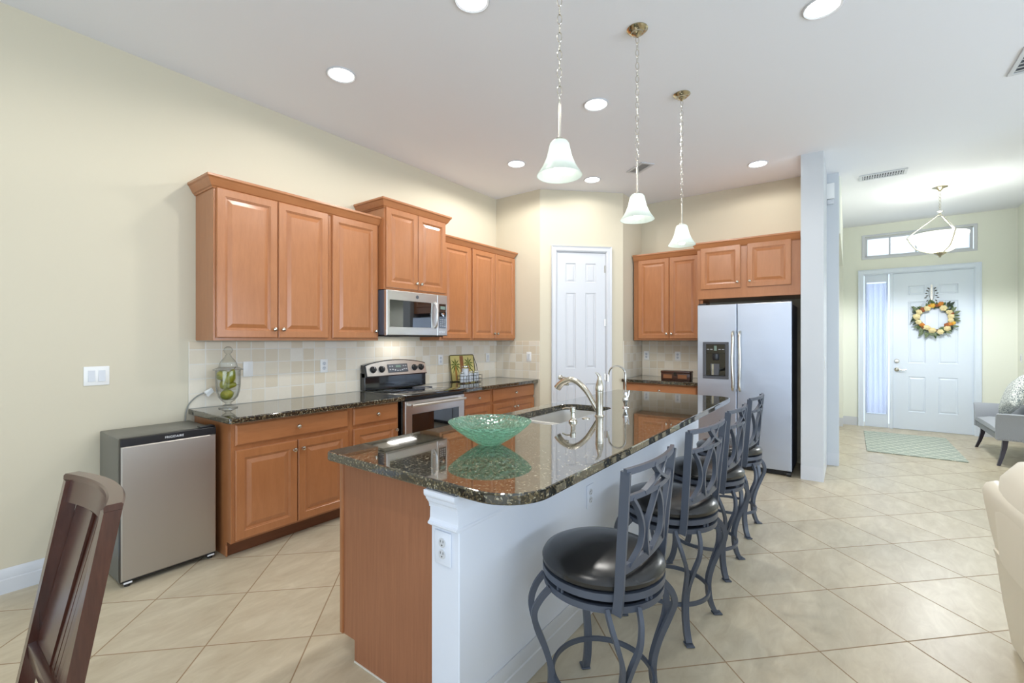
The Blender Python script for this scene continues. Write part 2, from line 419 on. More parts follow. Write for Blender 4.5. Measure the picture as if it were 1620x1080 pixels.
        for r in rects:
            # boundary may hold grid points in between: walk them
            bx = [x for x in xs if r[0] - 1e-6 <= x <= r[2] + 1e-6]; bz = [z for z in zs if r[1] - 1e-6 <= z <= r[3] + 1e-6]
            loop = [(x, r[1]) for x in bx[:-1]] + [(r[2], z) for z in bz[:-1]] + [(x, r[3]) for x in reversed(bx[1:])] + [(r[0], z) for z in reversed(bz[1:])]
            prev = [g(*p) for p in loop]
            for ins, dy in prof:
                fx = lambda x: min(max(x, r[0] + ins), r[2] - ins); fz = lambda z: min(max(z, r[1] + ins), r[3] - ins)
                cur = [P(fx(p[0]), -t + dy, fz(p[1])) for p in loop]
                for k in range(len(loop)):
                    m = (k + 1) % len(loop); s.f([prev[k], prev[m], cur[m], cur[k]])
                prev = cur
            s.f(prev)
        o = [(edge, edge), (w - edge, edge), (w - edge, h - edge), (edge, h - edge)]
        per = [(x, edge) for x in xs[:-1]] + [(w - edge, z) for z in zs[:-1]] + [(x, h - edge) for x in reversed(xs[1:])] + [(edge, z) for z in reversed(zs[1:])]
        def outp(p, y):
            x = 0 if p[0] <= edge + 1e-6 else w if p[0] >= w - edge - 1e-6 else p[0]
            z = 0 if p[1] <= edge + 1e-6 else h if p[1] >= h - edge - 1e-6 else p[1]
            return P(x, y, z)
        A = [g(*p) for p in per]; B = [outp(p, -t + edge) for p in per]; Cc = [outp(p, 0) for p in per]
        n = len(per)
        for k in range(n):
            m = (k + 1) % n
            s.f([A[k], B[k], B[m], A[m]]); s.f([B[k], Cc[k], Cc[m], B[m]])
        s.f(Cc)
        return s
    def build(s, name, mat, parent=None, loc=(0, 0, 0), rot=(0, 0, 0), ang=35, weld=True):
        if weld: bmesh.ops.remove_doubles(s.b, verts=s.b.verts, dist=1e-5)
        bmesh.ops.recalc_face_normals(s.b, faces=s.b.faces)
        me = bpy.data.meshes.new(name); s.b.to_mesh(me); s.b.free()
        for p in me.polygons: p.use_smooth = True
        me.set_sharp_from_angle(angle=math.radians(ang))
        me.materials.append(MAT[mat])
        o = bpy.data.objects.new(name, me); COL.objects.link(o)
        o.location = loc; o.rotation_euler = rot
        if parent: o.parent = parent
        return o

def tag(o, label, cat, group=None):
    o['label'] = label; o['category'] = cat
    if group: o['group'] = group
    return o
def thing(name, label, cat, loc=(0, 0, 0), rz=0.0, group=None):
    o = bpy.data.objects.new(name, None); COL.objects.link(o); o.empty_display_size = 0.1
    o.location = loc; o.rotation_euler = (0, 0, rz); return tag(o, label, cat, group)
def structure(o): o['kind'] = 'structure'; return o
def dup(root, loc=None, rz=None, label=None, group=None):
    def cp(o, par):
        c = o.copy(); COL.objects.link(c)
        if par: c.parent = par
        for ch in kids(o): cp(ch, c)
        return c
    kid_list = {}
    for ob in COL.objects:
        if ob.parent: kid_list.setdefault(ob.parent.name, []).append(ob)
    def kids(o): return kid_list.get(o.name, [])
    r = cp(root, None)
    if loc is not None: r.location = loc
    if rz is not None: r.rotation_euler = (0, 0, rz)
    if label: r['label'] = label
    if group: r['group'] = group
    return r
def rrect(x0, y0, x1, y1, rad, ins=0.0, seg=8):
    """rounded rectangle, rad = (bl, br, tr, tl), counter-clockwise"""
    x0 += ins; y0 += ins; x1 -= ins; y1 -= ins; out = []
    for (cx, cy, sx, sy, r, a0) in ((x0, y0, 1, 1, rad[0], PI), (x1, y0, -1, 1, rad[1], 1.5 * PI), (x1, y1, -1, -1, rad[2], 0), (x0, y1, 1, -1, rad[3], PI / 2)):
        r = max(r - ins, 0.0005)
        for k in range(seg + 1):
            a = a0 + PI / 2 * k / seg
            out.append((cx + sx * r + r * math.cos(a), cy + sy * r + r * math.sin(a)))
    return out
def ease(ins_list, z0, z1): pass

# ------------------------------------------------------------------ room shell
YW = 3.76; ZC = 3.263
XR = -3.3; YR = -4.5     # rear glass wall, right wall
def wall(name, mat, boxes):
    m = MB()
    for b in boxes: m.box(*b)
    return structure(m.build(name, mat))
wall('floor', 'floor_tile', [(XR - 0.3, YR - 0.3, -0.1, 9.9, YW + 0.15, 0)])
wall('ceiling', 'ceiling_paint', [(XR - 0.3, YR - 0.3, ZC, 9.9, YW + 0.15, ZC + 0.1)])
wall('wall_left', 'cream_paint', [(XR - 0.15, YW, 0, 4.72, YW + 0.12, ZC)])
# pantry corner: short return, diagonal, second return
AX = 4.72; BX, BY = 4.72, 3.07; CX_, CY_ = 5.48, 2.31; DX = 6.12
wall('wall_pantry_left', 'cream_paint', [(AX, BY, 0, AX + 0.1, YW + 0.12, ZC)])
S2 = math.sqrt(0.5)
def diag_obj(m, name, mat, parent=None):
    return m.build(name, mat, parent, (BX, BY, 0), (0, 0, -PI / 4))
L = math.hypot(CX_ - BX, CY_ - BY)
m = MB(); m.box(0, 0, 0, 0.205, 0.1, ZC); m.box(0.855, 0, 0, L, 0.1, ZC); m.box(0.205, 0, 2.505, 0.855, 0.1, ZC)
structure(diag_obj(m, 'wall_pantry', 'cream_paint'))
wall('wall_pantry_right', 'cream_paint', [(CX_, CY_, 0, DX, CY_ + 0.1, ZC)])
wall('wall_kitchen', 'cream_paint', [(DX, 0.40, 0, DX + 0.1, CY_ + 0.1, ZC)])
wall('wall_wing', 'pillar_paint', [(5.42, 0.205, 0, 6.22, 0.395, ZC)])
wall('wall_pier', 'pillar_paint', [(6.22, 0.095, 0, 6.36, 0.395, ZC)])
# foyer: left wall with the opening to the hall, hall beyond, entry wall, right wall
XE = 9.38; YF = 0.085
wall('wall_foyer_left', 'foyer_paint', [(6.36, YF, 2.61, XE, YF + 0.12, ZC), (9.12, YF, 0, XE, YF + 0.12, 2.61)])
wall('wall_hall', 'foyer_paint', [(9.12, YF + 0.12, 0, 9.24, 1.9, ZC), (6.22, 1.9, 0, 9.24, 2.0, ZC)])
YFR = -1.90
# entry wall pieces around door, sidelight and transom
D0, D1 = -0.553, -1.466; DT = 2.45   # door leaf
SL0, SL1 = -0.19, -0.50
TW0, TW1 = -0.20, -1.46; TZ0, TZ1 = 2.735, 3.075
m = MB()
m.box(XE, YF + 0.12, 0, XE + 0.15, -0.185, ZC); m.box(XE, D1 - 0.02, 0, XE + 0.15, YFR - 0.1, ZC)
m.box(XE, -0.185, 2.47, XE + 0.15, D1 - 0.02, TZ0); m.box(XE, -0.185, TZ1, XE + 0.15, D1 - 0.02, ZC)
structure(m.build('wall_entry', 'foyer_paint'))
wall('wall_foyer_right', 'foyer_paint', [(5.5, YFR - 0.12, 0, XE, YFR, ZC)])
wall('wall_living', 'cream_paint', [(5.5, YR, 0, 5.62, YFR - 0.12, ZC)])
# right wall with a wide window, rear wall with sliding glass doors
wall('wall_right', 'cream_paint', [(XR, YR - 0.12, 0, -2.0, YR, ZC), (4.6, YR - 0.12, 0, 5.62, YR, ZC), (-2.0, YR - 0.12, 0, 4.6, YR, 0.35), (-2.0, YR - 0.12, 2.35, 4.6, YR, ZC)])
wall('wall_rear', 'cream_paint', [(XR - 0.12, YR - 0.12, 0, XR, -3.4, ZC), (XR - 0.12, 2.2, 0, XR, YW, ZC), (XR - 0.12, -3.4, 2.4, XR, 2.2, ZC)])
def window(name, axis, pos, a0, a1, z0, z1, nv, fw=0.06, th=0.06, glass=True, nh=0):
    m = MB()
    def bx(p0, p1, q0, q1, t=th):
        if axis == 'x': m.box(pos - t / 2, p0, q0, pos + t / 2, p1, q1, 0.004, 1)
        else: m.box(p0, pos - t / 2, q0, p1, pos + t / 2, q1, 0.004, 1)
    a0, a1 = min(a0, a1), max(a0, a1)
    bx(a0, a1, z0, z0 + fw); bx(a0, a1, z1 - fw, z1); bx(a0, a0 + fw, z0 + fw, z1 - fw); bx(a1 - fw, a1, z0 + fw, z1 - fw)
    for k in range(1, nv):
        c = a0 + (a1 - a0) * k / nv; bx(c - fw * 0.3, c + fw * 0.3, z0 + fw, z1 - fw, th * 0.7)
    o = structure(m.build(name, 'white_trim'))
    g = MB()
    if axis == 'x': g.box(pos - 0.003, a0 + fw, z0 + fw, pos + 0.003, a1 - fw, z1 - fw)
    else: g.box(a0 + fw, pos - 0.003, z0 + fw, a1 - fw, pos + 0.003, z1 - fw)
    g.build('pane', 'window_glass', o)
    return o
window('window_1', 'x', XE + 0.07, TW0, TW1, TZ0, TZ1, 4, 0.035, 0.05)
window('window_3', 'y', YR - 0.06, -2.0, 4.6, 0.35, 2.35, 4)
window('door_3', 'x', XR - 0.06, -3.4, 2.2, 0.0, 2.4, 4, 0.08)

# trims: window surround, casings, baseboards
def casing(name, w_in, pts_fn, prof, mat='white_trim', parent=None, loc=(0, 0, 0), rot=(0, 0, 0)):
    pass
def frame_trim(m, x0, x1, z1, cw, y, th=0.02):
    """door casing around x0..x1 up to z1, standing on the floor, front at y-th"""
    P = [(0, 0), (0, -th * 0.6), (0.012, -th), (cw - 0.02, -th * 0.75), (cw, -th * 1.3), (cw, 0)]
    # mitred sweep: left leg, head, right leg
    rings = []
    for (x, z, dx, dz) in ((x0, 0.0, -1, 0), (x0, z1, -1, 1), (x1, z1, 1, 1), (x1, 0.0, 1, 0)):
        rings.append([(x + dx * a, y + b, z + dz * a) for a, b in P])
    m.loft(rings)
m = MB(); frame_trim(m, 0.207, 0.853, 2.505, 0.066, -0.001)
m.box(0.2062, -0.001, 0, 0.2125, 0.098, 2.503); m.box(0.8475, -0.001, 0, 0.8538, 0.098, 2.503); m.box(0.2125, -0.001, 2.498, 0.8475, 0.098, 2.5045)
structure(diag_obj(m, 'trim_1', 'white_trim'))
m = MB(); frame_trim(m, 0.0, 1.278, 2.46, 0.075, 0.0, 0.022)
m.box(0.325, -0.015, 0, 0.362, 0.1, 2.458); m.box(0.0, -0.012, 2.452, 1.278, 0.1, 2.4595)
structure(m.build('trim_2', 'door_white', None, (XE - 0.001, -0.188, 0), (0, 0, -PI / 2)))
# transom drywall return is plain; a slim white surround
m = MB()
for q in ((TW0 + 0.02, TW1 - 0.02, TZ1 - 0.002, TZ1 + 0.028), (TW0 + 0.02, TW1 - 0.02, TZ0 - 0.028, TZ0 + 0.002)):
    m.box(XE - 0.012, q[0] + 0.02, q[2], XE - 0.001, q[1] - 0.02, q[3], 0.003, 1)
for q in (TW0 + 0.02, TW1 - 0.02): m.box(XE - 0.012, q - 0.02, TZ0, XE - 0.001, q + 0.02, TZ1, 0.003, 1)
structure(m.build('trim_3', 'white_trim'))

def base_run(name, pts, h=0.135, th=0.016):
    """baseboard along a polyline; room side is on the left of the walk"""
    P = [(0, 0), (th, 0), (th, h * 0.56), (th * 0.72, h * 0.60), (th * 0.72, h * 0.86), (th * 0.3, h * 0.96), (0, h)]
    V = [Vector(p) for p in pts]; rings = []
    for i, p in enumerate(V):
        d0 = (V[i] - V[i - 1]).normalized() if i else (V[1] - V[0]).normalized()
        d1 = (V[i + 1] - V[i]).normalized() if i < len(V) - 1 else d0
        n0 = Vector((-d0.y, d0.x)); n1 = Vector((-d1.y, d1.x))
        k = (n0 + n1); k = k / max(0.2, k.length ** 2) * 2 if True else k
        rings.append([(p.x + k.x * a, p.y + k.y * a, z) for a, z in P])
    m = MB(); m.loft(rings); return structure(m.build(name, 'white_trim'))
e = 0.001
base_run('baseboard_left', [(1.255, YW - e), (XR, YW - e)])
base_run('baseboard_wing', [(6.218, 0.205 - e), (5.42 - e, 0.205 - e), (5.42 - e, 0.396), (5.5, 0.396)][::-1], 0.14)
base_run('baseboard_pier', [(6.22 - e, 0.2), (6.22 - e, 0.095 - e), (6.36, 0.095 - e)], 0.14)
base_run('baseboard_hall', [(9.12 - e, 1.89), (9.12 - e, YF - e), (XE - e, YF - e), (XE - e, -0.105)], 0.14)
base_run('baseboard_entry', [(XE - e, -1.55), (XE - e, YFR + e), (5.5 - e, YFR + e)], 0.14)
base_run('baseboard_pantry', [(BX - e + 0.0, 3.15), (BX - e, BY - 0.0), (BX + 0.09 * S2 - e, BY - 0.09 * S2 - e)][0:3], 0.135)
base_run('baseboard_pantry_right', [(CX_ - 0.11 * S2 - e, CY_ + 0.11 * S2 - e), (CX_ - e, CY_ - e), (CX_ + 0.02, CY_ - e)], 0.135)

# doors
SUNK = [(0.006, 0.009), (0.014, 0.011), (0.034, 0.003)]
d1 = structure(MB().panel_face(0.632, 2.49, 0.035, [(0.115, 2.115, 0.245, 2.355), (0.37, 2.115, 0.505, 2.355), (0.115, 1.04, 0.245, 1.985), (0.37, 1.04, 0.505, 1.985),
      (0.115, 0.22, 0.245, 0.85), (0.37, 0.22, 0.505, 0.85)], SUNK, edge=0.002).build('door_1', 'white_trim', None, (BX + 0.2145 * S2 + 0.045 * S2, BY - 0.2145 * S2 + 0.045 * S2, 0.006), (0, 0, -PI / 4), ang=9))
def lever(par, x, z, y, sgn, ln=0.10):
    m = MB(); m.lathe([(0.0005, 0.0), (0.031, 0.0), (0.031, -0.006), (0.02, -0.012), (0.012, -0.016), (0.011, -0.045), (0.0005, -0.046)], 24, (x, y, z), 'y')
    m.tube([(x, y - 0.042, z), (x + sgn * 0.03, y - 0.046, z + 0.006), (x + sgn * 0.065, y - 0.048, z - 0.004), (x + sgn * ln, y - 0.044, z + 0.004)], [0.011, 0.009, 0.007, 0.006])
    return m.build('lever_handle', 'nickel', par)
lever(d1, 0.047, 0.93, -0.035, 1)
for z in (2.29, 1.615, 0.93, 0.25):
    MB().box(0.617, -0.042, z - 0.045, 0.6315, -0.0352, z + 0.045, 0.002, 1).build('hinge', 'nickel', d1)
# front door: local x runs to -Y, panel positions measured from the hinge-free edge
fx = lambda y: D0 - y
d2 = structure(MB().panel_face(0.913, 2.443, 0.045, [(fx(-0.735), 2.095, fx(-0.937), 2.238), (fx(-1.08), 2.095, fx(-1.298), 2.238), (fx(-0.735), 1.035, fx(-0.937), 1.99), (fx(-1.08), 1.035, fx(-1.298), 1.99),
      (fx(-0.735), 0.278, fx(-0.937), 0.825), (fx(-1.08), 0.278, fx(-1.298), 0.825)], SUNK, edge=0.002).build('door_2', 'door_white', None, (XE + 0.055, D0, 0.006), (0, 0, -PI / 2), ang=9))
lever(d2, 0.045, 0.93, -0.045, 1, 0.11)
MB().lathe([(0.0005, -0.002), (0.032, 0), (0.032, -0.012), (0.024, -0.02), (0.0005, -0.021)], 24, (0.045, -0.045, 1.065), 'y').build('deadbolt', 'nickel', d2)
# sidelight
m = MB(); w = 0.30
m.box(0, 0, 0.0, w, 0.05, 0.215); m.box(0, 0, 2.33, w, 0.05, 2.45); m.box(0, 0, 0.215, 0.028, 0.05, 2.33); m.box(0.272, 0, 0.215, w, 0.05, 2.33)
sl = structure(m.build('window_2', 'door_white', None, (XE + 0.02, -0.197, 0.002), (0, 0, -PI / 2)))
MB().box(0.028, 0.02, 0.215, 0.272, 0.026, 2.33).build('pane', 'window_glass', sl)
# pleated sheer curtain behind the glass of the sidelight
m = MB(); pts = [(0.02 + 0.26 * k / 60, 0.0 + 0.008 * math.sin(k * 1.35) * (0.6 + 0.4 * math.sin(k * 0.4))) for k in range(61)]
m.loft([[(x, y * 0.5, 2.31) for x, y in pts], [(x, y, 2.2) for x, y in pts], [(x * 0.94 + 0.008, y * 1.3, 1.2) for x, y in pts], [(x, y, 0.30) for x, y in pts], [(x, y * .5, 0.225) for x, y in pts]], closed=False, cap0=False, cap1=False)
c = m.build('sheer_curtain', 'sheer_curtain', None, (XE + 0.0, -0.197, 0.0), (0, 0, -PI / 2))
tag(c, 'white gathered sheer curtain hanging over the narrow glass beside the front door', 'curtain')

# ------------------------------------------------------------------ cabinets
DOOR_P = [(0.003, 0.004), (0.008, 0.005), (0.011, 0.0095), (0.017, 0.0105), (0.044, 0.001)]
KNOB = None
def knob(par, x, y, z):
    global KNOB
    if KNOB is None:
        KNOB = MB().lathe([(0.0005, 0.001), (0.008, 0.001), (0.006, -0.006), (0.0055, -0.012), (0.013, -0.017), (0.0155, -0.022), (0.013, -0.028), (0.006, -0.031), (0.0005, -0.0315)], 20, (0, 0, 0), 'y').build('knob', 'nickel', par)
        o = KNOB
    else:
        o = KNOB.copy(); COL.objects.link(o); o.parent = par
    o.location = (x, y, z); return o
def cab_door(par, x, z, w, h, y, kx=None, kz=None):
    st = 0.052
    o = MB().panel_face(w, h, 0.02, [(st, st, w - st, h - st)], DOOR_P, edge=0.005).build('door', 'maple_wood', par, (x, y, z), ang=9)
    if kx is not None: knob(o, kx, -0.02, kz)
    return o
def drawer(par, x, z, w, h, y):
    m = MB(); m.loft([[(0, 0, 0), (w, 0, 0), (w, 0, h), (0, 0, h)], [(0, -0.013, 0), (w, -0.013, 0), (w, -0.013, h), (0, -0.013, h)],
            [(0.009, -0.02, 0.009), (w - 0.009, -0.02, 0.009), (w - 0.009, -0.02, h - 0.009), (0.009, -0.02, h - 0.009)]])
    o = m.build('drawer', 'maple_wood_across', par, (x, y, z), ang=9); knob(o, w / 2, -0.02, h / 2); return o
G_UP = None
def wall_cabinet(label, org, rz, w, h, dep, doors, name='wall_cabinet', end=None):
    t = thing(name, label, 'cabinet', org, rz)
    MB().box(0, -dep, 0, w, 0, h, 0.0015, 1).build('body', 'maple_wood', t)
    for (x0, x1, z0, z1, side) in doors:
        kx = None if side is None else (0.028 if side == 'l' else x1 - x0 - 0.028)
        cab_door(t, x0, z0, x1 - x0, z1 - z0, -dep - 0.001, kx, 0.062)
    return t
DEP = 0.304; UB, UT = 1.397, 2.46
yb = YW - 0.002
wall_cabinet('double-door upper cabinet at the left end of the row, above the pear jar', (1.267, yb, UB), 0, 0.851, UT - UB, DEP, [(0.015, 0.424, 0.02, 1.04, 'r'), (0.43, 0.834, 0.02, 1.04, 'l')])
wall_cabinet('single-door upper cabinet just left of the microwave', (2.119, yb, UB), 0, 0.489, UT - UB, DEP, [(0.022, 0.468, 0.02, 1.04, 'r')])
wall_cabinet('raised two-door upper cabinet directly above the microwave', (2.609, yb, 1.862), 0, 0.772, 2.625 - 1.862, DEP + 0.082, [(0.014, 0.386, 0.018, 0.742, 'r'), (0.391, 0.762, 0.018, 0.742, 'l')])
wall_cabinet('single-door upper cabinet just right of the microwave', (3.382, yb, UB), 0, 0.487, UT - UB, DEP, [(0.03, 0.468, 0.02, 1.04, None)])
wall_cabinet('double-door upper cabinet in the corner, above the palm tray', (3.870, yb, UB), 0, 0.834, UT - UB, DEP, [(0.015, 0.42, 0.02, 1.04, 'r'), (0.426, 0.828, 0.02, 1.04, 'l')])
R90 = -PI / 2
wall_cabinet('double-door upper cabinet above the dark wooden box, left of the refrigerator', (DX - 0.002, 2.290, UB), R90, 0.868, UT - UB, DEP + 0.02, [(0.062, 0.464, 0.02, 1.04, 'r'), (0.47, 0.83, 0.02, 1.04, 'l')])
wall_cabinet('wide deep cabinet with two short doors above the refrigerator', (DX - 0.002, 1.415, 1.868), R90, 1.013, UT - 1.868, 0.615, [(0.04, 0.457, 0.108, 0.58, 'r'), (0.522, 0.932, 0.108, 0.58, 'l')])

def crown(label, pts, z, rz=0, org=(0, 0, 0), hh=0.052, out=0.05):
    """pts: (x, y, offx, offy) plan points on the cabinet face with mitre offsets"""
    P = [(-0.0, -0.030), (0.006, -0.030), (0.010, -0.022), (0.018, -0.016), (out * 0.82, hh * 0.55), (out * 0.92, hh * 0.62), (out, hh * 0.72), (out, hh), (0.0, hh)]
    m = MB(); m.loft([[(x + ox * a, y + oy * a, b) for a, b in P] for x, y, ox, oy in pts])
    o = m.build('crown_molding', 'maple_wood_across', None, (org[0], org[1], z), (0, 0, rz), ang=12); return tag(o, label, 'molding')
fy_ = yb - DEP - 0.001
crown('wooden crown molding along the top of the left pair of upper cabinets', [(1.266, yb, -1, 0), (1.266, fy_, -1, -1), (2.607, fy_, 0, -1)], UT)
fm = yb - DEP - 0.083
crown('wooden crown molding on the raised cabinet over the microwave', [(2.608, yb, -1, 0), (2.608, fm, -1, -1), (3.382, fm, 1, -1), (3.382, yb, 1, 0)], 2.625)
crown('wooden crown molding along the upper cabinets in the corner by the pantry', [(3.383, fy_, 0, -1), (4.664, fy_, 1, -1), (4.664, yb, 1, 0)], UT)
crown('wooden crown molding on the upper cabinet left of the refrigerator', [(0.0, -DEP - 0.021, 0, -1), (0.873, -DEP - 0.021, 0, -1)], UT, R90, (DX - 0.002, 2.290, 0))
crown('wooden crown molding on the deep cabinet above the refrigerator', [(-0.001, -DEP - 0.08, -1, 0), (-0.001, -0.616, -1, -1), (1.013, -0.616, 0, -1)], UT, R90, (DX - 0.002, 1.415, 0))

def base_cabinet(label, org, rz, w, dep, drawers, doors, left_panel=False, toe=0.10):
    t = thing('base_cabinet', label, 'cabinet', org, rz)
    H = 0.872
    MB().box(0, -dep, toe, w, 0, H, 0.0015, 1).build('body', 'maple_wood', t)
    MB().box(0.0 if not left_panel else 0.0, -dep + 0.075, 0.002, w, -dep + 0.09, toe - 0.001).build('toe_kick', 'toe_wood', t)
    if left_panel:
        m = MB(); m.prism([(0, 0.002), (-dep + 0.072, 0.002), (-dep + 0.072, toe), (-dep - 0.001, toe), (-dep - 0.001, H - 0.001), (0, H - 0.001)], 'x', -0.008, -0.001)
        m.box(-0.012, -dep + 0.06, 0.002, -0.001, -dep + 0.078, 0.075, 0.004)
        m.build('end_panel', 'maple_wood', t)
    for (x0, x1, z0, z1) in drawers: drawer(t, x0, z0, x1 - x0, z1 - z0, -dep - 0.001)
    for (x0, x1, z0, z1, side) in doors:
        ww = x1 - x0; cab_door(t, x0, z0, ww, z1 - z0, -dep - 0.001, 0.028 if side == 'l' else ww - 0.028, z1 - z0 - 0.062)
    return t
BD = 0.594; Z0, Z1, DZ0, DZ1 = 0.115, 0.692, 0.723, 0.858
base_cabinet('base cabinet beside the mini fridge, one wide drawer over two doors', (1.268, yb, 0), 0, 0.846, BD, [(0.014, 0.826, DZ0, DZ1)], [(0.014, 0.419, Z0, Z1, 'r'), (0.425, 0.826, Z0, Z1, 'l')], True)
base_cabinet('narrow base cabinet left of the range, drawer over a single door', (2.115, yb, 0), 0, 0.482, BD, [(0.028, 0.466, DZ0, DZ1)], [(0.028, 0.466, Z0, Z1, 'r')])
base_cabinet('narrow base cabinet right of the range, drawer over a single door', (3.402, yb, 0), 0, 0.472, BD, [(0.03, 0.448, DZ0, DZ1)], [(0.03, 0.448, Z0, Z1, 'l')])
base_cabinet('base cabinet in the corner by the pantry, wide drawer over two doors', (3.875, yb, 0), 0, 0.832, BD, [(0.028, 0.826, DZ0, DZ1)], [(0.028, 0.424, Z0, Z1, 'r'), (0.43, 0.826, Z0, Z1, 'l')])
base_cabinet('base cabinet left of the refrigerator, wide drawer over two doors', (DX - 0.002, 2.302, 0), R90, 0.912, 0.63, [(0.04, 0.885, DZ0, DZ1)], [(0.04, 0.46, Z0, Z1, 'r'), (0.466, 0.885, Z0, Z1, 'l')])

# worktops ------------------------------------------------------
def slab(outer_fn, z0, z1, hole=None, ez=0.007):
    """outer_fn(inset) -> polygon; eased top and bottom edges; optional hole polygon fn(inset)"""
    m = MB()
    lv = [(ez, z0), (ez * 0.3, z0 + ez * 0.3), (0, z0 + ez), (0, z1 - ez), (ez * 0.3, z1 - ez * 0.3), (ez, z1)]
    rings = [[m.v((x, y, z)) for x, y in outer_fn(i)] for i, z in lv]
    n = len(rings[0])
    for a, b in zip(rings[:-1], rings[1:]):
        for k in range(n): m.f([a[k], a[(k + 1) % n], b[(k + 1) % n], b[k]])
    if hole is None:
        m.f(list(reversed(rings[0]))); m.f(rings[-1])
    else:
        hr = [[m.v((x, y, z)) for x, y in hole(-i)] for i, z in ((0.0, z0), (0.0, z1 - 0.003), (0.003, z1))]
        hn = len(hr[0])
        for a, b in zip(hr[:-1], hr[1:]):
            for k in range(hn): m.f([a[k], b[k], b[(k + 1) % hn], a[(k + 1) % hn]])
        for o_, h_ in ((rings[-1], hr[-1]), (rings[0], hr[0])):
            ed = []
            for rr in (o_, h_):
                for k in range(len(rr)):
                    q, w_ = rr[k], rr[(k + 1) % len(rr)]
                    ed.append(m.b.edges.get((q, w_)) or m.b.edges.new((q, w_)))
            bmesh.ops.triangle_fill(m.b, use_beauty=True, use_dissolve=False, edges=ed)
    return m
CT0, CT1 = 0.874, 0.913
yf = 3.09
o = slab(lambda i: rrect(1.222, yf, 2.612, YW - 0.002, (0.02, 0.003, 0.002, 0.002), i), CT0, CT1).build('worktop', 'granite', ang=14)
tag(o, 'dark speckled granite worktop left of the range, carrying the pear jar', 'worktop')
o = slab(lambda i: rrect(3.400, yf, 4.713, YW - 0.002, (0.003, 0.012, 0.002, 0.002), i), CT0, CT1).build('worktop', 'granite', ang=14)
tag(o, 'dark speckled granite worktop right of the range, carrying the palm tray', 'worktop')
o = slab(lambda i: rrect(5.425, 1.392, DX - 0.002, 2.307, (0.004, 0.002, 0.002, 0.004), i), CT0, CT1).build('worktop', 'granite', ang=14)
tag(o, 'short dark granite worktop beside the refrigerator, carrying the wooden box', 'worktop')
# backsplashes (tile on the walls)
def splash(name, org, rz, w):
    return structure(MB().box(0, -0.010, 0, w, -0.001, 0.476, 0.002, 1).build(name, 'travertine_tile', None, org, (0, 0, rz)))
splash('trim_4', (1.222, YW, CT1), 0, AX - 1.222 - 0.002)
splash('trim_5', (AX, YW - 0.012, CT1), R90, YW - 0.012 - BY - 0.002)
splash('trim_6', (CX_ + 0.002, CY_, CT1), 0, DX - CX_ - 0.014)
splash('trim_7', (DX, CY_ - 0.012, CT1), R90, CY_ - 0.012 - 1.39)

# ------------------------------------------------------------------ island
IX0, IX1, IY0, IY1 = 1.115, 4.245, 0.80, 1.85
SX0, SX1, SY0, SY1 = 2.22, 3.07, 1.362, 1.745
o = slab(lambda i: rrect(IX0, IY0, IX1, IY1, (0.17, 0.12, 0.03, 0.03), i, 12), CT0, CT1,
         lambda i: rrect(SX0, SY0, SX1, SY1, (0.07, 0.07, 0.10, 0.10), i, 8)).build('island_worktop', 'granite', ang=14)
tag(o, 'long polished dark granite island top with rounded corners and a sink cutout', 'worktop')
isl = thing('kitchen_island', 'long kitchen island with a brown wood end and a white half wall behind the stools', 'island', (1.145, 1.075, 0))
ox, oy = 1.145, 1.075
m = MB(); m.prism([(0.138, 0.002), (0.655, 0.002), (0.655, 0.095), (0.735, 0.095), (0.735, 0.871), (0.138, 0.871)], 'x', 0.038, 0.055)
m.build('end_panel', 'panel_wood', isl)
MB().box(0.030, 0.735, 0.095, 0.055, 0.757, 0.871, 0.004).build('corner_stile', 'maple_wood', isl)
m = MB(); m.box(0.056, 0.727, 0.1, 3.05, 0.745, 0.871); m.box(3.032, 0.15, 0.002, 3.05, 0.727, 0.871); m.box(0.056, 0.15, 0.1, 3.032, 0.727, 0.118); m.build('cabinet_body', 'maple_wood', isl)
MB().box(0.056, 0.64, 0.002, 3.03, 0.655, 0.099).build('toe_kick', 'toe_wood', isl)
MB().box(0.0, 0.0, 0.002, 3.082, 0.136, 0.872, 0.003, 1).build('half_wall', 'knee_wall_paint', isl)
MB().box(0.040, 0.60, 0.001, 0.056, 0.654, 0.006).box(0.034, 0.138, 0.001, 0.0378, 0.654, 0.007).build('caulk_line', 'caulk_white', isl)
# capital molding round the near end of the half wall
P = [(0, 0.738), (0.010, 0.740), (0.016, 0.746), (0.016, 0.752), (0.009, 0.756), (0.005, 0.766), (0.004, 0.805), (0.009, 0.806), (0.009, 0.812), (0.012, 0.822), (0.018, 0.829), (0.019, 0.835), (0.024, 0.836), (0.026, 0.845), (0.034, 0.852), (0.036, 0.858), (0.036, 0.872), (0, 0.872)]
m = MB(); m.loft([[(x + dx * a - 0.0008, y + dy * a * k, z) for a, z in P] for x, y, dx, dy, k in ((0, 0.137, -1, 0, 1), (0, 0, -1, -0.35, 1), (3.08, 0, 0, -0.35, 1))])
m.build('capital_molding', 'knee_wall_paint', isl, ang=14)
P = [(0, 0.002), (0.016, 0.002), (0.016, 0.085), (0.012, 0.09), (0.012, 0.125), (0.004, 0.14), (0, 0.14)]
MB().loft([[(x, -a - 0.0008, z) for a, z in P] for x in (0.02, 3.08)]).build('baseboard', 'white_trim', isl)
for k in range(5):     # doors on the working side
    w = 0.56; x = 0.12 + k * 0.585
    dd = MB().panel_face(w, 0.577, 0.02, [(0.052, 0.052, w - 0.052, 0.525)], DOOR_P, edge=0.005).build('door', 'maple_wood', isl, (x + w, 0.746, 0.13), (0, 0, PI)); knob(dd, 0.03, -0.02, 0.51)

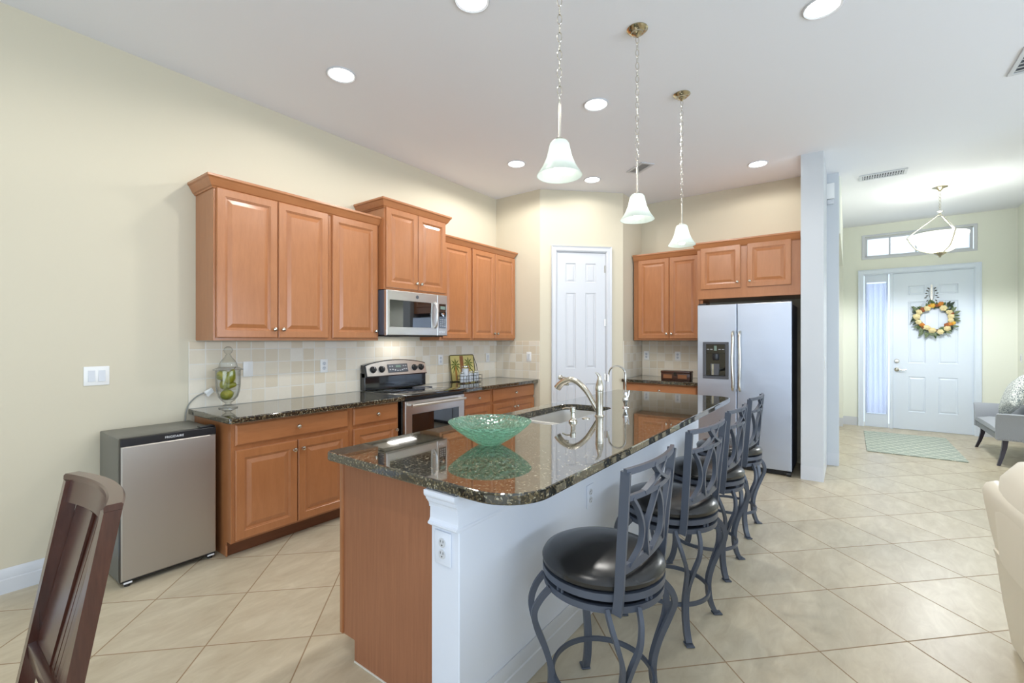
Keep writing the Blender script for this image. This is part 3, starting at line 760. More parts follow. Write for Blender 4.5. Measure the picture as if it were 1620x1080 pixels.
# sink ----------------------------------------------------------
def bowl_mesh(m, x0, y0, x1, y1, r):
    lv = [(-0.012, 0.870), (0.0, 0.870), (0.003, 0.80), (0.008, 0.70), (0.03, 0.672), (0.08, 0.668)]
    m.loft([[(x, y, z) for x, y in rrect(x0, y0, x1, y1, (r, r, r, r), i)] for i, z in lv], cap0=False)
m = MB()
bowl_mesh(m, SX0 - 0.004, SY0 - 0.004, 2.475, SY1 + 0.004, 0.075); bowl_mesh(m, 2.505, SY0 - 0.004, SX1 + 0.004, SY1 + 0.004, 0.09)
m.box(2.468, SY0 + 0.04, 0.800, 2.512, SY1 - 0.04, 0.868, 0.012)
sk = m.build('sink', 'sink_steel', weld=False); tag(sk, 'undermounted steel double sink set into the island worktop', 'sink')
for x in (2.35, 2.79):
    MB().lathe([(0.0005, 0.6695), (0.045, 0.6695), (0.04, 0.673), (0.03, 0.671), (0.0005, 0.671)], 24, (x, 1.55, 0)).build('drain', 'chrome', sk)

ft = thing('kitchen_faucet', 'brushed nickel pull-out faucet with an arched spout behind the sink', 'faucet', (2.672, 1.285, CT1 + 0.001))
MB().lathe([(0.0005, 0), (0.031, 0), (0.030, 0.004), (0.0245, 0.008), (0.0235, 0.03), (0.0240, 0.13), (0.0250, 0.150), (0.0250, 0.158), (0.0005, 0.159)], 28).build('body', 'nickel', ft)
MB().lathe([(0.0005, 0.161), (0.0255, 0.161), (0.0265, 0.175), (0.022, 0.205), (0.015, 0.232)], 24).tube([(0, 0, 0.228), (-0.002, 0.0, 0.25), (-0.008, 0.008, 0.268), (-0.016, 0.020, 0.278)], [0.0155, 0.011, 0.008, 0.004], 12).build('handle', 'nickel', ft)
MB().tube([(0, 0.015, 0.035), (0, 0.045, 0.085), (0, 0.09, 0.150), (0, 0.145, 0.200), (0, 0.20, 0.222), (0, 0.245, 0.212)], [0.016, 0.017, 0.0175, 0.018, 0.019, 0.020], 16, 6).build('spout', 'nickel', ft)
m = MB(); m.tube([(0, 0.243, 0.2125), (0, 0.27, 0.200), (0, 0.295, 0.180), (0, 0.312, 0.160)], [0.0202, 0.021, 0.023, 0.025], 16, 4)
m.box(-0.008, 0.225, 0.182, 0.008, 0.262, 0.196, 0.004); m.build('spray_head', 'nickel', ft)

tp = thing('filter_tap', 'slim chrome gooseneck drinking water tap beside the faucet', 'tap', (3.117, 1.295, CT1 + 0.001))
MB().lathe([(0.0005, 0), (0.022, 0), (0.020, 0.006), (0.012, 0.012), (0.013, 0.03), (0.020, 0.05), (0.022, 0.062), (0.014, 0.082), (0.013, 0.11), (0.006, 0.118), (0.0005, 0.118)], 20).build('base', 'chrome', tp)
MB().tube([(0.012, -0.006, 0.062), (0.024, -0.012, 0.09), (0.03, -0.014, 0.12)], [0.006, 0.005, 0.006], 10).build('lever', 'chrome', tp)
g = [(0, 0, 0.115), (0, 0, 0.18), (0, 0, 0.235)] + [(0, 0.065 - 0.065 * math.cos(a), 0.235 + 0.062 * math.sin(a)) for a in [PI * k / 8 for k in range(1, 8)]] + [(0, 0.13, 0.225)]
MB().tube(g, 0.0062, 10, 3).build('spout', 'chrome', tp)
MB().lathe([(0.0005, 0.182), (0.0105, 0.182), (0.0105, 0.232), (0.0005, 0.232)], 14, (0, 0.138, 0)).build('nozzle', 'chrome', tp)

sd = thing('soap_dispenser', 'small nickel soap pump at the near corner of the sink', 'soap dispenser', (2.384, 1.318, CT1 + 0.001))
MB().lathe([(0.0005, 0), (0.026, 0), (0.026, 0.006), (0.018, 0.014), (0.0135, 0.022), (0.0135, 0.058), (0.0165, 0.062), (0.0165, 0.088), (0.0005, 0.089)], 22).build('pump', 'nickel', sd)
MB().tube([(0, 0.01, 0.078), (0, 0.045, 0.080), (0, 0.072, 0.072)], [0.006, 0.005, 0.0045], 10).build('nozzle', 'nickel', sd)
o = MB().lathe([(0.0005, 0.0005), (0.024, 0.0005), (0.024, 0.004), (0.010, 0.008), (0.0005, 0.009)], 22).build('sink_button', 'nickel', None, (2.545, 1.316, CT1)); tag(o, 'flat round nickel cap between the soap pump and the faucet', 'sink button')

# glass bowl ----------------------------------------------------
prof_out = [(0.0005, 0.0), (0.045, 0.0), (0.060, 0.006), (0.100, 0.030), (0.145, 0.062), (0.178, 0.090), (0.194, 0.106)]
prof_in = [(0.192, 0.108), (0.174, 0.095), (0.141, 0.067), (0.097, 0.036), (0.057, 0.013), (0.0005, 0.009)]
m = MB(); m.lathe(prof_out + [(0.195, 0.108)] + prof_in, 64)
o = m.build('glass_bowl', 'green_bubble_glass', None, (1.650, 1.352, CT1 + 0.001)); tag(o, 'wide green bubbled glass bowl on the island worktop', 'bowl')

# ------------------------------------------------------------------ range, microwave, refrigerators
rg = thing('range', 'stainless and black electric range between the base cabinets', 'stove', (2.622, yb, 0))
RW = 0.768
MB().box(0, -0.615, 0.01, RW, -0.012, 0.895, 0.003, 1).build('body', 'black_enamel', rg)
m = MB(); m.box(-0.002, -0.668, 0.896, RW + 0.002, -0.09, 0.919, 0.006); m.build('cooktop', 'black_glass', rg)
MB().box(0.0, -0.640, 0.866, RW, -0.616, 0.8955, 0.003, 1).build('vent_trim', 'black_plastic', rg)
m = MB(); m.panel_face(RW - 0.012, 0.62, 0.038, [(0.075, 0.13, RW - 0.087, 0.505)], [(0.003, 0.004)], edge=0.005)
od = m.build('oven_door', 'stainless', rg, (0.006, -0.617, 0.243))
MB().box(0.080, -0.037, 0.135, RW - 0.092, -0.0325, 0.50).build('window', 'black_glass', od)
m = MB(); m.tube([(0.035, -0.085, 0.583), (RW - 0.047, -0.085, 0.583)], 0.013, 14, smooth=False)
for x in (0.045, RW - 0.057): m.tube([(x, -0.036, 0.583), (x, -0.085, 0.583)], 0.010, 10, smooth=False)
m.build('handle', 'stainless', od)
m = MB(); m.panel_face(RW - 0.012, 0.175, 0.035, [], [], edge=0.005); m.build('storage_drawer', 'stainless', rg, (0.006, -0.617, 0.058))
# backguard: black lower wall, curved stainless control panel
MB().box(0.0, -0.085, 0.920, RW, -0.012, 1.085, 0.004, 1).build('backguard', 'black_enamel', rg)
top = [(0.0, 1.160)] + [(RW * k / 16, 1.160 + 0.045 * math.sin(PI * k / 16) ** 0.8) for k in range(1, 16)] + [(RW, 1.160)]
def tilt(z): return -0.112 + (z - 1.045) * 0.28
m = MB(); poly = [(0.0, 1.045), (RW, 1.045)] + list(reversed(top))
m.loft([[(x, tilt(z) + 0.075 if z < 1.1 else -0.02, z) for x, z in poly], [(x, tilt(z) + 0.01, z) for x, z in poly]])
m.build('backguard_shell', 'black_enamel', rg)
m = MB(); pin = [(0.012, 1.055), (RW - 0.008, 1.055)] + [(min(max(x, 0.012), RW - 0.008), z - 0.008) for x, z in reversed(top)]
m.loft([[(x, tilt(z) + 0.0095, z) for x, z in pin], [(x, tilt(z), z) for x, z in pin]])
cp = m.build('control_panel', 'stainless', rg)
def on_panel(x, z): return (x, tilt(z), z)
TA = math.atan(0.28)
for x in (0.085, 0.185, 0.60, 0.69):
    p = on_panel(x, 1.115)
    kb = MB().lathe([(0.0005, 0.0), (0.034, 0.0), (0.033, -0.004), (0.0285, -0.005), (0.027, -0.022), (0.025, -0.025), (0.0005, -0.025)], 26, (0, 0, 0), 'y').box(-0.006, -0.032, -0.024, 0.006, -0.024, 0.024, 0.003).build('knob', 'black_plastic', rg, p, (-TA, 0, 0))
    MB().box(-0.0015, -0.0328, 0.006, 0.0015, -0.0318, 0.022).build('pointer', 'lcd_white', kb)
p = on_panel(0.385, 1.118)
dp = MB().box(-0.125, -0.006, -0.043, 0.125, 0.0, 0.043, 0.012).build('display', 'dark_grey_plastic', rg, p, (-TA, 0, 0))
MB().box(-0.03, -0.0075, 0.006, 0.035, -0.006, 0.028).build('clock', 'display_green', dp)
for x, z in [(-0.1, 0.02), (-0.07, 0.02), (-0.1, -0.012), (-0.07, -0.012), (-0.04, -0.02), (-0.01, -0.026), (0.02, -0.026), (0.05, -0.02), (0.07, 0.02), (0.1, 0.02), (0.075, -0.012), (0.102, -0.012)]:
    MB().box(x - 0.009, -0.0078, z - 0.006, x + 0.009, -0.006, z + 0.006, 0.002, 1).build('button', 'grey_button', dp)
m = MB()
for (x, y, r) in ((0.19, -0.50, 0.10), (0.58, -0.50, 0.085), (0.19, -0.24, 0.075), (0.58, -0.24, 0.10)):
    m.tube([(x + r * math.cos(a), y + r * math.sin(a), 0.9192) for a in [2 * PI * k / 40 for k in range(40)]], 0.0012, 6, 1, closed=True)
m.build('burner_rings', 'dark_grey_plastic', rg)

mw = thing('microwave', 'stainless over-the-range microwave under the raised cabinet', 'microwave', (2.6105, yb, 1.440))
MW, MH = 0.770, 0.416
MB().box(0, -0.385, 0.008, MW, -0.012, MH, 0.003, 1).build('body', 'fridge_side', mw)
MB().box(0.02, -0.375, -0.006, MW - 0.02, -0.03, 0.0075, 0.003, 1).build('vent_base', 'black_plastic', mw)
MB().box(0.06, -0.30, -0.012, 0.26, -0.10, -0.0065, 0.003, 1).build('grease_filter', 'stainless', mw)
m = MB(); m.panel_face(0.625, 0.412, 0.036, [(0.032, 0.075, 0.545, 0.325)], [(0.003, 0.003)], edge=0.006)
md = m.build('door', 'stainless', mw, (0.0, -0.387, 0.004))
MB().box(0.035, -0.0355, 0.078, 0.542, -0.0335, 0.322).build('window', 'black_glass', md)
MB().tube([(0.590, -0.036, 0.330), (0.588, -0.062, 0.30), (0.583, -0.074, 0.21), (0.588, -0.062, 0.11), (0.590, -0.036, 0.08)], [0.011, 0.013, 0.014, 0.013, 0.011], 12, 5).build('handle', 'stainless', md)
MB().lathe([(0.0005, -0.036), (0.017, -0.036), (0.017, -0.038), (0.0005, -0.0385)], 24, (0.36, 0, 0.367), 'y').build('badge', 'dark_grey_plastic', md)
m = MB(); m.panel_face(MW - 0.629, 0.412, 0.034, [(0.020, 0.075, 0.125, 0.325)], [(0.003, 0.003)], edge=0.006)
cpn = m.build('control_panel', 'stainless', mw, (0.628, -0.387, 0.004))
MB().box(0.0235, -0.0335, 0.0785, 0.1215, -0.0315, 0.3215).build('keypad', 'black_glass', cpn)
MB().box(0.04, -0.0345, 0.268, 0.108, -0.0338, 0.300).build('clock', 'display_green', cpn)
for r_ in range(4):
    for c_ in range(3): MB().box(0.036 + c_ * 0.027, -0.0345, 0.095 + r_ * 0.021, 0.054 + c_ * 0.027, -0.0338, 0.104 + r_ * 0.021).build('button', 'grey_button', cpn)
MB().lathe([(0.0005, -0.033), (0.02, -0.033), (0.019, -0.048), (0.0005, -0.049)], 22, (0.072, 0, 0.215), 'y').build('dial', 'chrome', cpn)
for k in range(3): MB().lathe([(0.0005, -0.034), (0.0075, -0.034), (0.007, -0.037), (0.0005, -0.0375)], 14, (0.032 + k * 0.03, 0, 0.038), 'y').build('round_button', 'lcd_white', cpn)
d = area_light('range_lamp', (2.99, 3.58, 1.427), (0, 0, 0), 0.30, 0.10, 0.8, WARM)

fr = thing('refrigerator', 'tall stainless side-by-side refrigerator with an ice and water dispenser', 'refrigerator', (DX - 0.03, 1.388, 0), R90)
FW = 0.914
MB().box(0.003, -0.595, 0.03, FW - 0.003, 0, 1.775, 0.004, 1).build('cabinet', 'fridge_side', fr)
m = MB(); m.panel_face(0.403, 1.735, 0.082, [(0.060, 0.915, 0.325, 1.320)], [(0.0, 0.0)], edge=0.005)
fl = m.build('freezer_door', 'fridge_steel', fr, (0.0, -0.598, 0.058))
m = MB(); m.panel_face(0.503, 1.735, 0.082, [], [], edge=0.005)
frd = m.build('door', 'fridge_steel', fr, (0.411, -0.598, 0.058))
MB().box(0.404, -0.63, 0.062, 0.410, -0.598, 1.79).build('gasket', 'black_plastic', fr)
for par, x, sg in ((fl, 0.372, 1), (frd, 0.030, -1)):
    MB().tube([(x, -0.083, 1.435), (x, -0.125, 1.415), (x + 0.002 * sg, -0.133, 1.33), (x - 0.004 * sg, -0.138, 1.12), (x + 0.002 * sg, -0.133, 0.90), (x, -0.125, 0.815), (x, -0.083, 0.795)], [0.012, 0.014, 0.0135, 0.013, 0.0135, 0.014, 0.012], 14, 5).build('handle', 'nickel', par)
# dispenser
m = MB()
for q in ((0.058, 0.912, 0.327, 0.945), (0.058, 1.295, 0.327, 1.322), (0.058, 0.945, 0.092, 1.295), (0.293, 0.945, 0.327, 1.295)): m.box(q[0], -0.090, q[1], q[2], -0.0825, q[3], 0.003, 1)
ds = m.build('dispenser_bezel', 'dark_grey_plastic', fl)
m = MB(); m.box(0.092, -0.0832, 0.945, 0.293, -0.0825, 1.295); m.build('recess', 'black_glass', ds)
MB().box(0.093, -0.089, 1.195, 0.292, -0.0835, 1.293, 0.003, 1).build('control_strip', 'black_glass', ds)
for x in (0.115, 0.15, 0.235, 0.27): MB().box(x - 0.012, -0.0905, 1.235, x + 0.012, -0.0892, 1.243).build('button', 'grey_button', ds)
MB().box(0.178, -0.0905, 1.225, 0.206, -0.0892, 1.28).build('display', 'display_green', ds)
MB().lathe([(0.0005, 1.115), (0.028, 1.120), (0.034, 1.145), (0.030, 1.19), (0.0005, 1.192)], 20, (0.195, -0.095, 0)).build('spout', 'black_plastic', ds)
m = MB(); m.prism([(0.150, 0.955), (0.225, 0.955), (0.232, 1.08), (0.143, 1.08)], 'y', -0.097, -0.0835); m.build('paddle', 'dark_grey_plastic', ds)
MB().box(0.155, -0.0985, 0.955, 0.176, -0.0972, 1.075).build('paddle_shine', 'chrome', ds)
MB().box(0.10, -0.0950, 0.946, 0.285, -0.0835, 0.953).build('drip_tray', 'black_plastic', ds)
m = MB(); m.box(0.01, -0.640, 0.006, FW - 0.04, -0.598, 0.050, 0.004, 1)
for k in range(3): m.box(0.03, -0.643, 0.014 + k * 0.011, FW - 0.06, -0.6405, 0.019 + k * 0.011)
gr = m.build('grille', 'black_plastic', fr)
for x in (0.04, FW - 0.025): MB().lathe([(0.0005, -0.02), (0.022, -0.02), (0.022, 0.02), (0.0005, 0.02)], 18, (x, -0.655, 0.0235), 'x').build('foot', 'black_plastic', fr)
for x in (0.03, FW - 0.07): MB().box(x - 0.025, -0.66, 1.794, x + 0.06, -0.575, 1.812, 0.005).build('hinge_cover', 'black_plastic', fr)

mf = thing('mini_fridge', 'compact grey-sided mini fridge with a steel door under the light switch', 'mini fridge', (0.742, YW - 0.025, 0))
W2 = 0.482
MB().box(0.002, -0.398, 0.016, W2 - 0.002, 0, 0.836, 0.006).build('cabinet', 'mini_side', mf)
MB().box(0.0, -0.444, 0.024, W2, -0.400, 0.842, 0.007).build('door_edge', 'black_plastic', mf)
m = MB(); m.panel_face(W2 - 0.004, 0.758, 0.010, [], [], edge=0.006); m.build('door_skin', 'mini_steel', mf, (0.002, -0.4445, 0.038))
MB().box(0.002, -0.450, 0.797, W2 - 0.002, -0.4448, 0.841, 0.003, 1).build('top_strip', 'black_plastic', mf)
MB().box(0.395, -0.440, 0.8425, W2 - 0.004, -0.385, 0.853, 0.004).build('hinge_cover', 'black_plastic', mf)
for x in (0.035, W2 - 0.03):
    MB().lathe([(0.0005, 0.001), (0.014, 0.001), (0.014, 0.014), (0.006, 0.016), (0.006, 0.022), (0.0005, 0.022)], 16, (x, -0.425, 0)).build('foot', 'black_plastic', mf)
    MB().box(x - 0.022, -0.4525, 0.020, x + 0.018, -0.446, 0.030, 0.002, 1).build('hinge_plate', 'lcd_white', mf)
crv = bpy.data.curves.new('lettering', 'FONT'); crv.body = 'FRIGIDAIRE'; crv.size = 0.019; crv.extrude = 0.0004; crv.align_x = 'CENTER'
tmp = bpy.data.objects.new('lettering', crv); COL.objects.link(tmp)
me = bpy.data.meshes.new_from_object(tmp.evaluated_get(bpy.context.evaluated_depsgraph_get())); bpy.data.objects.remove(tmp)
me.name = 'lettering'; me.materials.clear(); me.materials.append(MAT['lcd_white'])
tx = bpy.data.objects.new('lettering', me); COL.objects.link(tx); tx.parent = mf; tx.location = (0.255, -0.4508, 0.812); tx.rotation_euler = (PI / 2, 0, 0)
lx = lambda X, Y, Z: (X - 0.742, Y - (YW - 0.025), Z)
cord = MB().tube([lx(1.19, 3.748, 0.55), lx(1.198, 3.747, 0.80), lx(1.206, 3.745, 0.90), lx(1.225, 3.741, 0.955), lx(1.27, 3.738, 1.00), lx(1.315, 3.733, 1.022)], 0.0042, 8, 6).build('power_cord', 'cord_grey', mf)
pg = MB(); pg.at(lx(1.338, 3.722, 1.034), (0, -0.55, 0)).box(-0.03, -0.012, -0.013, 0.024, 0.012, 0.013, 0.005); pg.build('plug', 'white_plastic', cord)
pg2 = MB(); pg2.at(lx(1.343, 3.714, 1.016), (0, -0.75, 0)).box(-0.026, -0.002, -0.009, 0.026, 0.0, 0.009); pg2.build('cord_tag', 'white_plastic', cord)

# ------------------------------------------------------------------ counter objects
jr = thing('apothecary_jar', 'clear glass apothecary jar of green pears at the left end of the counter', 'jar', (1.415, 3.594, CT1 + 0.001))
out = [(0.0005, 0), (0.060, 0.0), (0.060, 0.006), (0.040, 0.014), (0.020, 0.026), (0.018, 0.034), (0.040, 0.050), (0.062, 0.078), (0.073, 0.115), (0.078, 0.16), (0.080, 0.268)]
inn = [(0.076, 0.268), (0.074, 0.16), (0.069, 0.117), (0.058, 0.082), (0.036, 0.058), (0.0005, 0.052)]
MB().lathe(out + inn, 48).build('vessel', 'clear_glass', jr)
lid = [(0.0005, 0.274), (0.094, 0.271), (0.095, 0.277), (0.060, 0.293), (0.054, 0.322), (0.040, 0.345), (0.022, 0.365), (0.018, 0.378), (0.012, 0.384), (0.024, 0.396), (0.030, 0.412), (0.024, 0.430), (0.010, 0.440), (0.0005, 0.442)]
MB().lathe(lid, 40).build('lid', 'clear_glass', jr)
def make_pear():
    prof = [(0.0005, -0.036), (0.014, -0.039), (0.029, -0.031), (0.0375, -0.011), (0.0375, 0.008), (0.030, 0.028), (0.020, 0.046), (0.0145, 0.058), (0.009, 0.066), (0.0005, 0.068)]
    p = MB().lathe(prof, 28).build('pear', 'pear_skin')
    MB().tube([(0, 0, 0.066), (0.002, 0, 0.078), (0.006, 0, 0.090)], [0.002, 0.0016, 0.002], 6).build('stem', 'stem_brown', p)
    return p
p0 = make_pear()
JC = Vector((1.415, 3.594, 0.0)); VR = Vector((0.596, -0.803, 0)); VF = Vector((0.803, 0.596, 0)); UP = Vector((0, 0, 1))
pears = [(JC - VF * 0.014 + UP * 1.010, VF + UP * 0.05, 'green pear at the bottom of the glass jar'),
         (JC - VR * 0.014 + UP * 1.080, VR + VF * 0.2 - UP * 0.05, 'green pear lying sideways second from the bottom of the glass jar'),
         (JC + VR * 0.020 - VF * 0.018 + UP * 1.130, UP * 1.5 + VR * 0.8, 'green pear standing tilted up at the right inside the glass jar'),
         (JC - VR * 0.034 - VF * 0.010 + UP * 1.148, VF + UP * 0.1, 'green pear at the upper left inside the glass jar')]
for i, (l, d, lab) in enumerate(pears):
    o = p0 if i == 0 else dup(p0); o.location = l; o.rotation_euler = d.normalized().to_track_quat('Z', 'Y').to_euler(); o.scale = (1.0,) * 3; tag(o, lab, 'pear', 'pears in the glass jar')

# palm tray leaning against the backsplash
tr = thing('decorative_tray', 'square palm tree tray leaning on the backsplash behind the spice rack', 'tray', (3.815, 3.700, CT1 + 0.002))
TR = (-0.14, 0, 0)
tb = slab(lambda i: rrect(0, 0, 0.415, 0.305, (0.02, 0.02, 0.02, 0.02), i), -0.006, 0.006, None, 0.003).build('plate', 'tray_yellow', tr, (0, 0, 0.002), (PI / 2 + TR[0], 0, 0))
m = MB()
for q in (rrect(0, 0, 0.415, 0.305, (0.02,) * 4),): m.tube([(x, y, 0.007) for x, y in q], 0.006, 8, 1, closed=True)
m.build('rim', 'tray_rim', tb)
MB().box(0.165, 0.01, 0.006, 0.225, 0.295, 0.0085, 0.001, 1).build('center_band', 'tray_brown', tb)
for cx, h in ((0.085, 0.19), (0.31, 0.20)):
    MB().prism([(cx - 0.018, 0.012), (cx + 0.018, 0.012), (cx + 0.010, h), (cx - 0.010, h)], 'z', 0.006, 0.0085).build('palm_trunk', 'trunk_tan', tb)
    m = MB()
    for a in (-60, -25, 10, 50, 90, 130, 170, 205, 240):
        t = math.radians(a); ln = 0.092
        d = Vector((math.cos(t), math.sin(t))); nrm = Vector((-d.y, d.x))
        c0 = Vector((cx, h)); q = [c0, c0 + d * ln * 0.5 + nrm * 0.010, c0 + d * ln + Vector((0, -0.012)), c0 + d * ln * 0.5 - nrm * 0.010]
        m.prism([tuple(p) for p in q], 'z', 0.0062, 0.0092)
    m.build('palm_fronds', 'palm_green', tb)
# wire stand at the right of the tray
MB().tube([(0.445, -0.01, 0.002), (0.455, 0.0, 0.10), (0.448, 0.015, 0.19), (0.43, 0.025, 0.24), (0.42, 0.03, 0.28)], 0.004, 8, 5).tube([(0.445, -0.01, 0.004), (0.40, -0.03, 0.004), (0.02, -0.03, 0.004), (0.0, 0.02, 0.004)], 0.004, 8, 4).build('wire_stand', 'dark_wire', tr)

# spice rack with jars
srx, sry = 3.73, 3.485
sr = thing('spice_rack', 'dark wire rack holding glass jars on the counter right of the range', 'rack', (srx, sry, CT1 + 0.001))
m = MB()
for z in (0.006, 0.045, 0.085):
    m.tube([(x, y, z) for x, y in rrect(0, -0.045, 0.32, 0.045, (0.02,) * 4, 0, 4)], 0.0028, 6, 1, closed=True)
for x in (0.0, 0.055, 0.11, 0.165, 0.215, 0.265, 0.32):
    for y in (-0.045, 0.045): m.tube([(x, y, 0.003), (x, y, 0.09)], 0.0025, 6, smooth=False)
m.tube([(0.165, 0.045, 0.09), (0.165, 0.03, 0.15), (0.165, -0.03, 0.15), (0.165, -0.045, 0.09)], 0.003, 6, 4)
m.build('wire_frame', 'dark_wire', sr)
def make_jar(name, r, h, lab):
    j = MB().lathe([(0.0005, 0), (r, 0), (r, h * 0.86), (r * 0.86, h * 0.92), (r * 0.86, h * 0.94), (0.0005, h * 0.94)], 24).build(name, 'clear_glass')
    MB().lathe([(0.0005, 0.004), (r * 0.9, 0.004), (r * 0.9, h * 0.84), (0.0005, h * 0.84)], 20).build('contents', 'spice_white', j)
    MB().lathe([(0.0005, h * 0.945), (r * 0.95, h * 0.945), (r * 0.95, h), (0.0005, h * 1.005)], 24).build('lid', 'nickel', j)
    tag(j, lab, 'jar'); return j
big = make_jar('glass_canister', 0.042, 0.185, 'tallest glass jar with a metal lid in the wire rack')
big.location = (srx + 0.082, sry - 0.0, CT1 + 0.011)
sj = make_jar('spice_jar', 0.024, 0.118, 'x')
spots = [(0.026, 0.0), (0.150, -0.004), (0.195, 0.012), (0.242, -0.010), (0.290, 0.006)]
labs = ['small spice jar at the left end of the wire rack', 'small spice jar directly right of the tall jar in the wire rack', 'small spice jar third from the right end of the wire rack', 'small spice jar second from the right end of the wire rack', 'small spice jar at the right end of the wire rack']
labs[2] = 'small spice jar in the middle of the four right of the tall jar, set back'
for i, (x, y) in enumerate(spots):
    o = sj if i == 0 else dup(sj); o.location = (srx + x, sry + y, CT1 + 0.011); tag(o, labs[i], 'jar', 'small jars in the spice rack')

bx = thing('wooden_box', 'dark wooden keepsake box on the short counter beside the refrigerator', 'box', (5.60, 1.868, CT1 + 0.001), R90)
MB().box(0, 0, 0, 0.345, 0.13, 0.082, 0.004).build('base', 'box_wood', bx)
MB().box(-0.003, -0.003, 0.083, 0.348, 0.133, 0.112, 0.005).build('lid', 'box_wood', bx)
for x in (0.03, 0.205): MB().box(x, -0.004, 0.02, x + 0.105, -0.001, 0.068, 0.001, 1).build('front_inlay', 'box_inlay', bx)
MB().box(0.155, -0.008, 0.055, 0.19, -0.0035, 0.098, 0.002, 1).build('latch', 'dark_wire', bx)

# ------------------------------------------------------------------ plates on the walls
def plate(label, org, rz, kind, w=0.072, name=None, cov_mat='white_plastic'):
    nm = name or ('light_switch' if 'switch' in kind else 'wall_outlet')
    h = 0.118 if w < 0.1 else 0.118
    t = thing(nm, label, 'switch' if nm == 'light_switch' else 'outlet', org, rz)
    cov = MB().box(-w / 2, -0.006, -h / 2, w / 2, -0.0005, h / 2, 0.003).build('cover_plate', cov_mat, t)
    if kind == 'switch2':
        for x in (-0.024, 0.024):
            m = MB(); m.loft([[(x - 0.0165, -0.0062, -0.034), (x + 0.0165, -0.0062, -0.034), (x + 0.0165, -0.0062, 0.034), (x - 0.0165, -0.0062, 0.034)], [(x - 0.0165, -0.012, -0.034), (x + 0.0165, -0.012, -0.034), (x + 0.0165, -0.007, 0.034), (x - 0.0165, -0.007, 0.034)]]); m.build('rocker', 'white_trim', t)
    elif kind == 'switch':
        m = MB(); m.loft([[(-0.0165, -0.0062, -0.034), (0.0165, -0.0062, -0.034), (0.0165, -0.0062, 0.034), (-0.0165, -0.0062, 0.034)], [(-0.0165, -0.011, -0.034), (0.0165, -0.011, -0.034), (0.0165, -0.007, 0.034), (-0.0165, -0.007, 0.034)]]); m.build('rocker', 'white_trim', t)
    elif kind == 'duplex':
        for z in (-0.02, 0.02):
            s_ = MB().lathe([(0.0005, -0.006), (0.0165, -0.006), (0.0165, -0.0085), (0.0005, -0.0088)], 20, (0, 0, z), 'y').build('socket', 'white_trim', t)
            MB().box(-0.0075, -0.0092, z + 0.001, -0.0055, -0.0086, z + 0.009).box(0.0055, -0.0092, z + 0.001, 0.0075, -0.0086, z + 0.009).lathe([(0.0005, -0.0086), (0.0025, -0.0086), (0.0025, -0.0092), (0.0005, -0.0092)], 10, (0, 0, z - 0.008), 'y').build('slots', 'black_plastic', s_)
    return t
ys = YW - 0.011
plate('double rocker light switch on the cream wall above the mini fridge', (0.734, YW, 1.178), 0, 'switch2', 0.122)
plate('blank white cover plate on the backsplash just right of the pear jar', (1.615, ys, 1.176), 0, 'blank')
plate('duplex outlet on the backsplash under the single cabinet left of the range', (2.25, ys, 1.172), 0, 'duplex')
plate('duplex outlet on the backsplash between the range and the palm tray', (3.683, ys, 1.176), 0, 'duplex')
plate('light switch on the backsplash right of the palm tray', (4.526, ys, 1.174), 0, 'switch')
plate('light switch on the short tiled wall beside the pantry door', (AX - 0.011, 3.228, 1.192), R90, 'switch')
plate('duplex outlet near the tiled corner, up and left of the wooden box', (DX - 0.011, 2.235, 1.19), R90, 'duplex')
plate('duplex outlet on the tiled wall directly above the wooden box', (DX - 0.011, 1.815, 1.19), R90, 'duplex')
plate('duplex outlet on the white end post of the island', (1.145, 1.150, 0.668), R90, 'duplex', 0.08, None, 'knee_wall_paint')
plate('white outlet low on the half wall behind the nearest stool', (2.12, 1.075, 0.60), 0, 'duplex', 0.072, None, 'knee_wall_paint')
plate('light switch on the foyer wall right of the front door', (9.20, YFR, 1.15), PI, 'switch')
plate('slim light switch on the side of the white wing wall', (5.58, 0.205, 1.17), 0, 'switch')
ch = thing('door_chime', 'small white box with a sensor below, high on the white pier', 'door chime', (6.22, 0.165, 2.90), R90)
MB().box(-0.045, -0.03, 0.075, 0.03, -0.001, 0.25, 0.005).build('cover', 'white_plastic', ch)
MB().box(-0.04, -0.035, 0.015, 0.025, -0.001, 0.07, 0.01).build('sensor', 'white_trim', ch)

# ------------------------------------------------------------------ ceiling fittings
def make_down():
    t = thing('recessed_light', 'x', 'ceiling light')
    MB().lathe([(0.082, -0.001), (0.098, -0.001), (0.098, -0.006), (0.092, -0.009), (0.082, -0.004), (0.082, -0.001)], 40).build('trim_ring', 'white_trim', t)
    MB().lathe([(0.0005, -0.0015), (0.0815, -0.0015), (0.0815, -0.004), (0.0005, -0.0055)], 36).build('lens', 'lens_glow', t)
    return t
dl = make_down()
downs = [((1.87, 1.66), 'lit recessed ceiling light cut by the top of the frame, left of the nearest pendant'),
         ((3.076, 0.12), 'lit recessed ceiling light at the top right, right of the pendants'),
         ((1.853, 2.866), 'lit recessed ceiling light high over the left upper cabinets'),
         ((3.286, 1.61), 'lit recessed ceiling light between the nearest and middle pendants'),
         ((3.892, 2.828), 'lit recessed ceiling light just left of the nearest pendant shade, by the corner cabinets'),
         ((4.80, 2.40), 'lit recessed ceiling light just in front of the pantry door wall'),
         ((5.413, 0.778), 'lit recessed ceiling light in front of the refrigerator'),
         ((0.15, 2.55), 'added fill light, a recessed ceiling fixture above the dining chair, unseen outside the frame'),  # this and the next: fixtures added out of view to brighten the near floor
         ((0.15, 1.10), 'added fill light, a recessed ceiling fixture behind the nearest pendant, unseen outside the frame')]
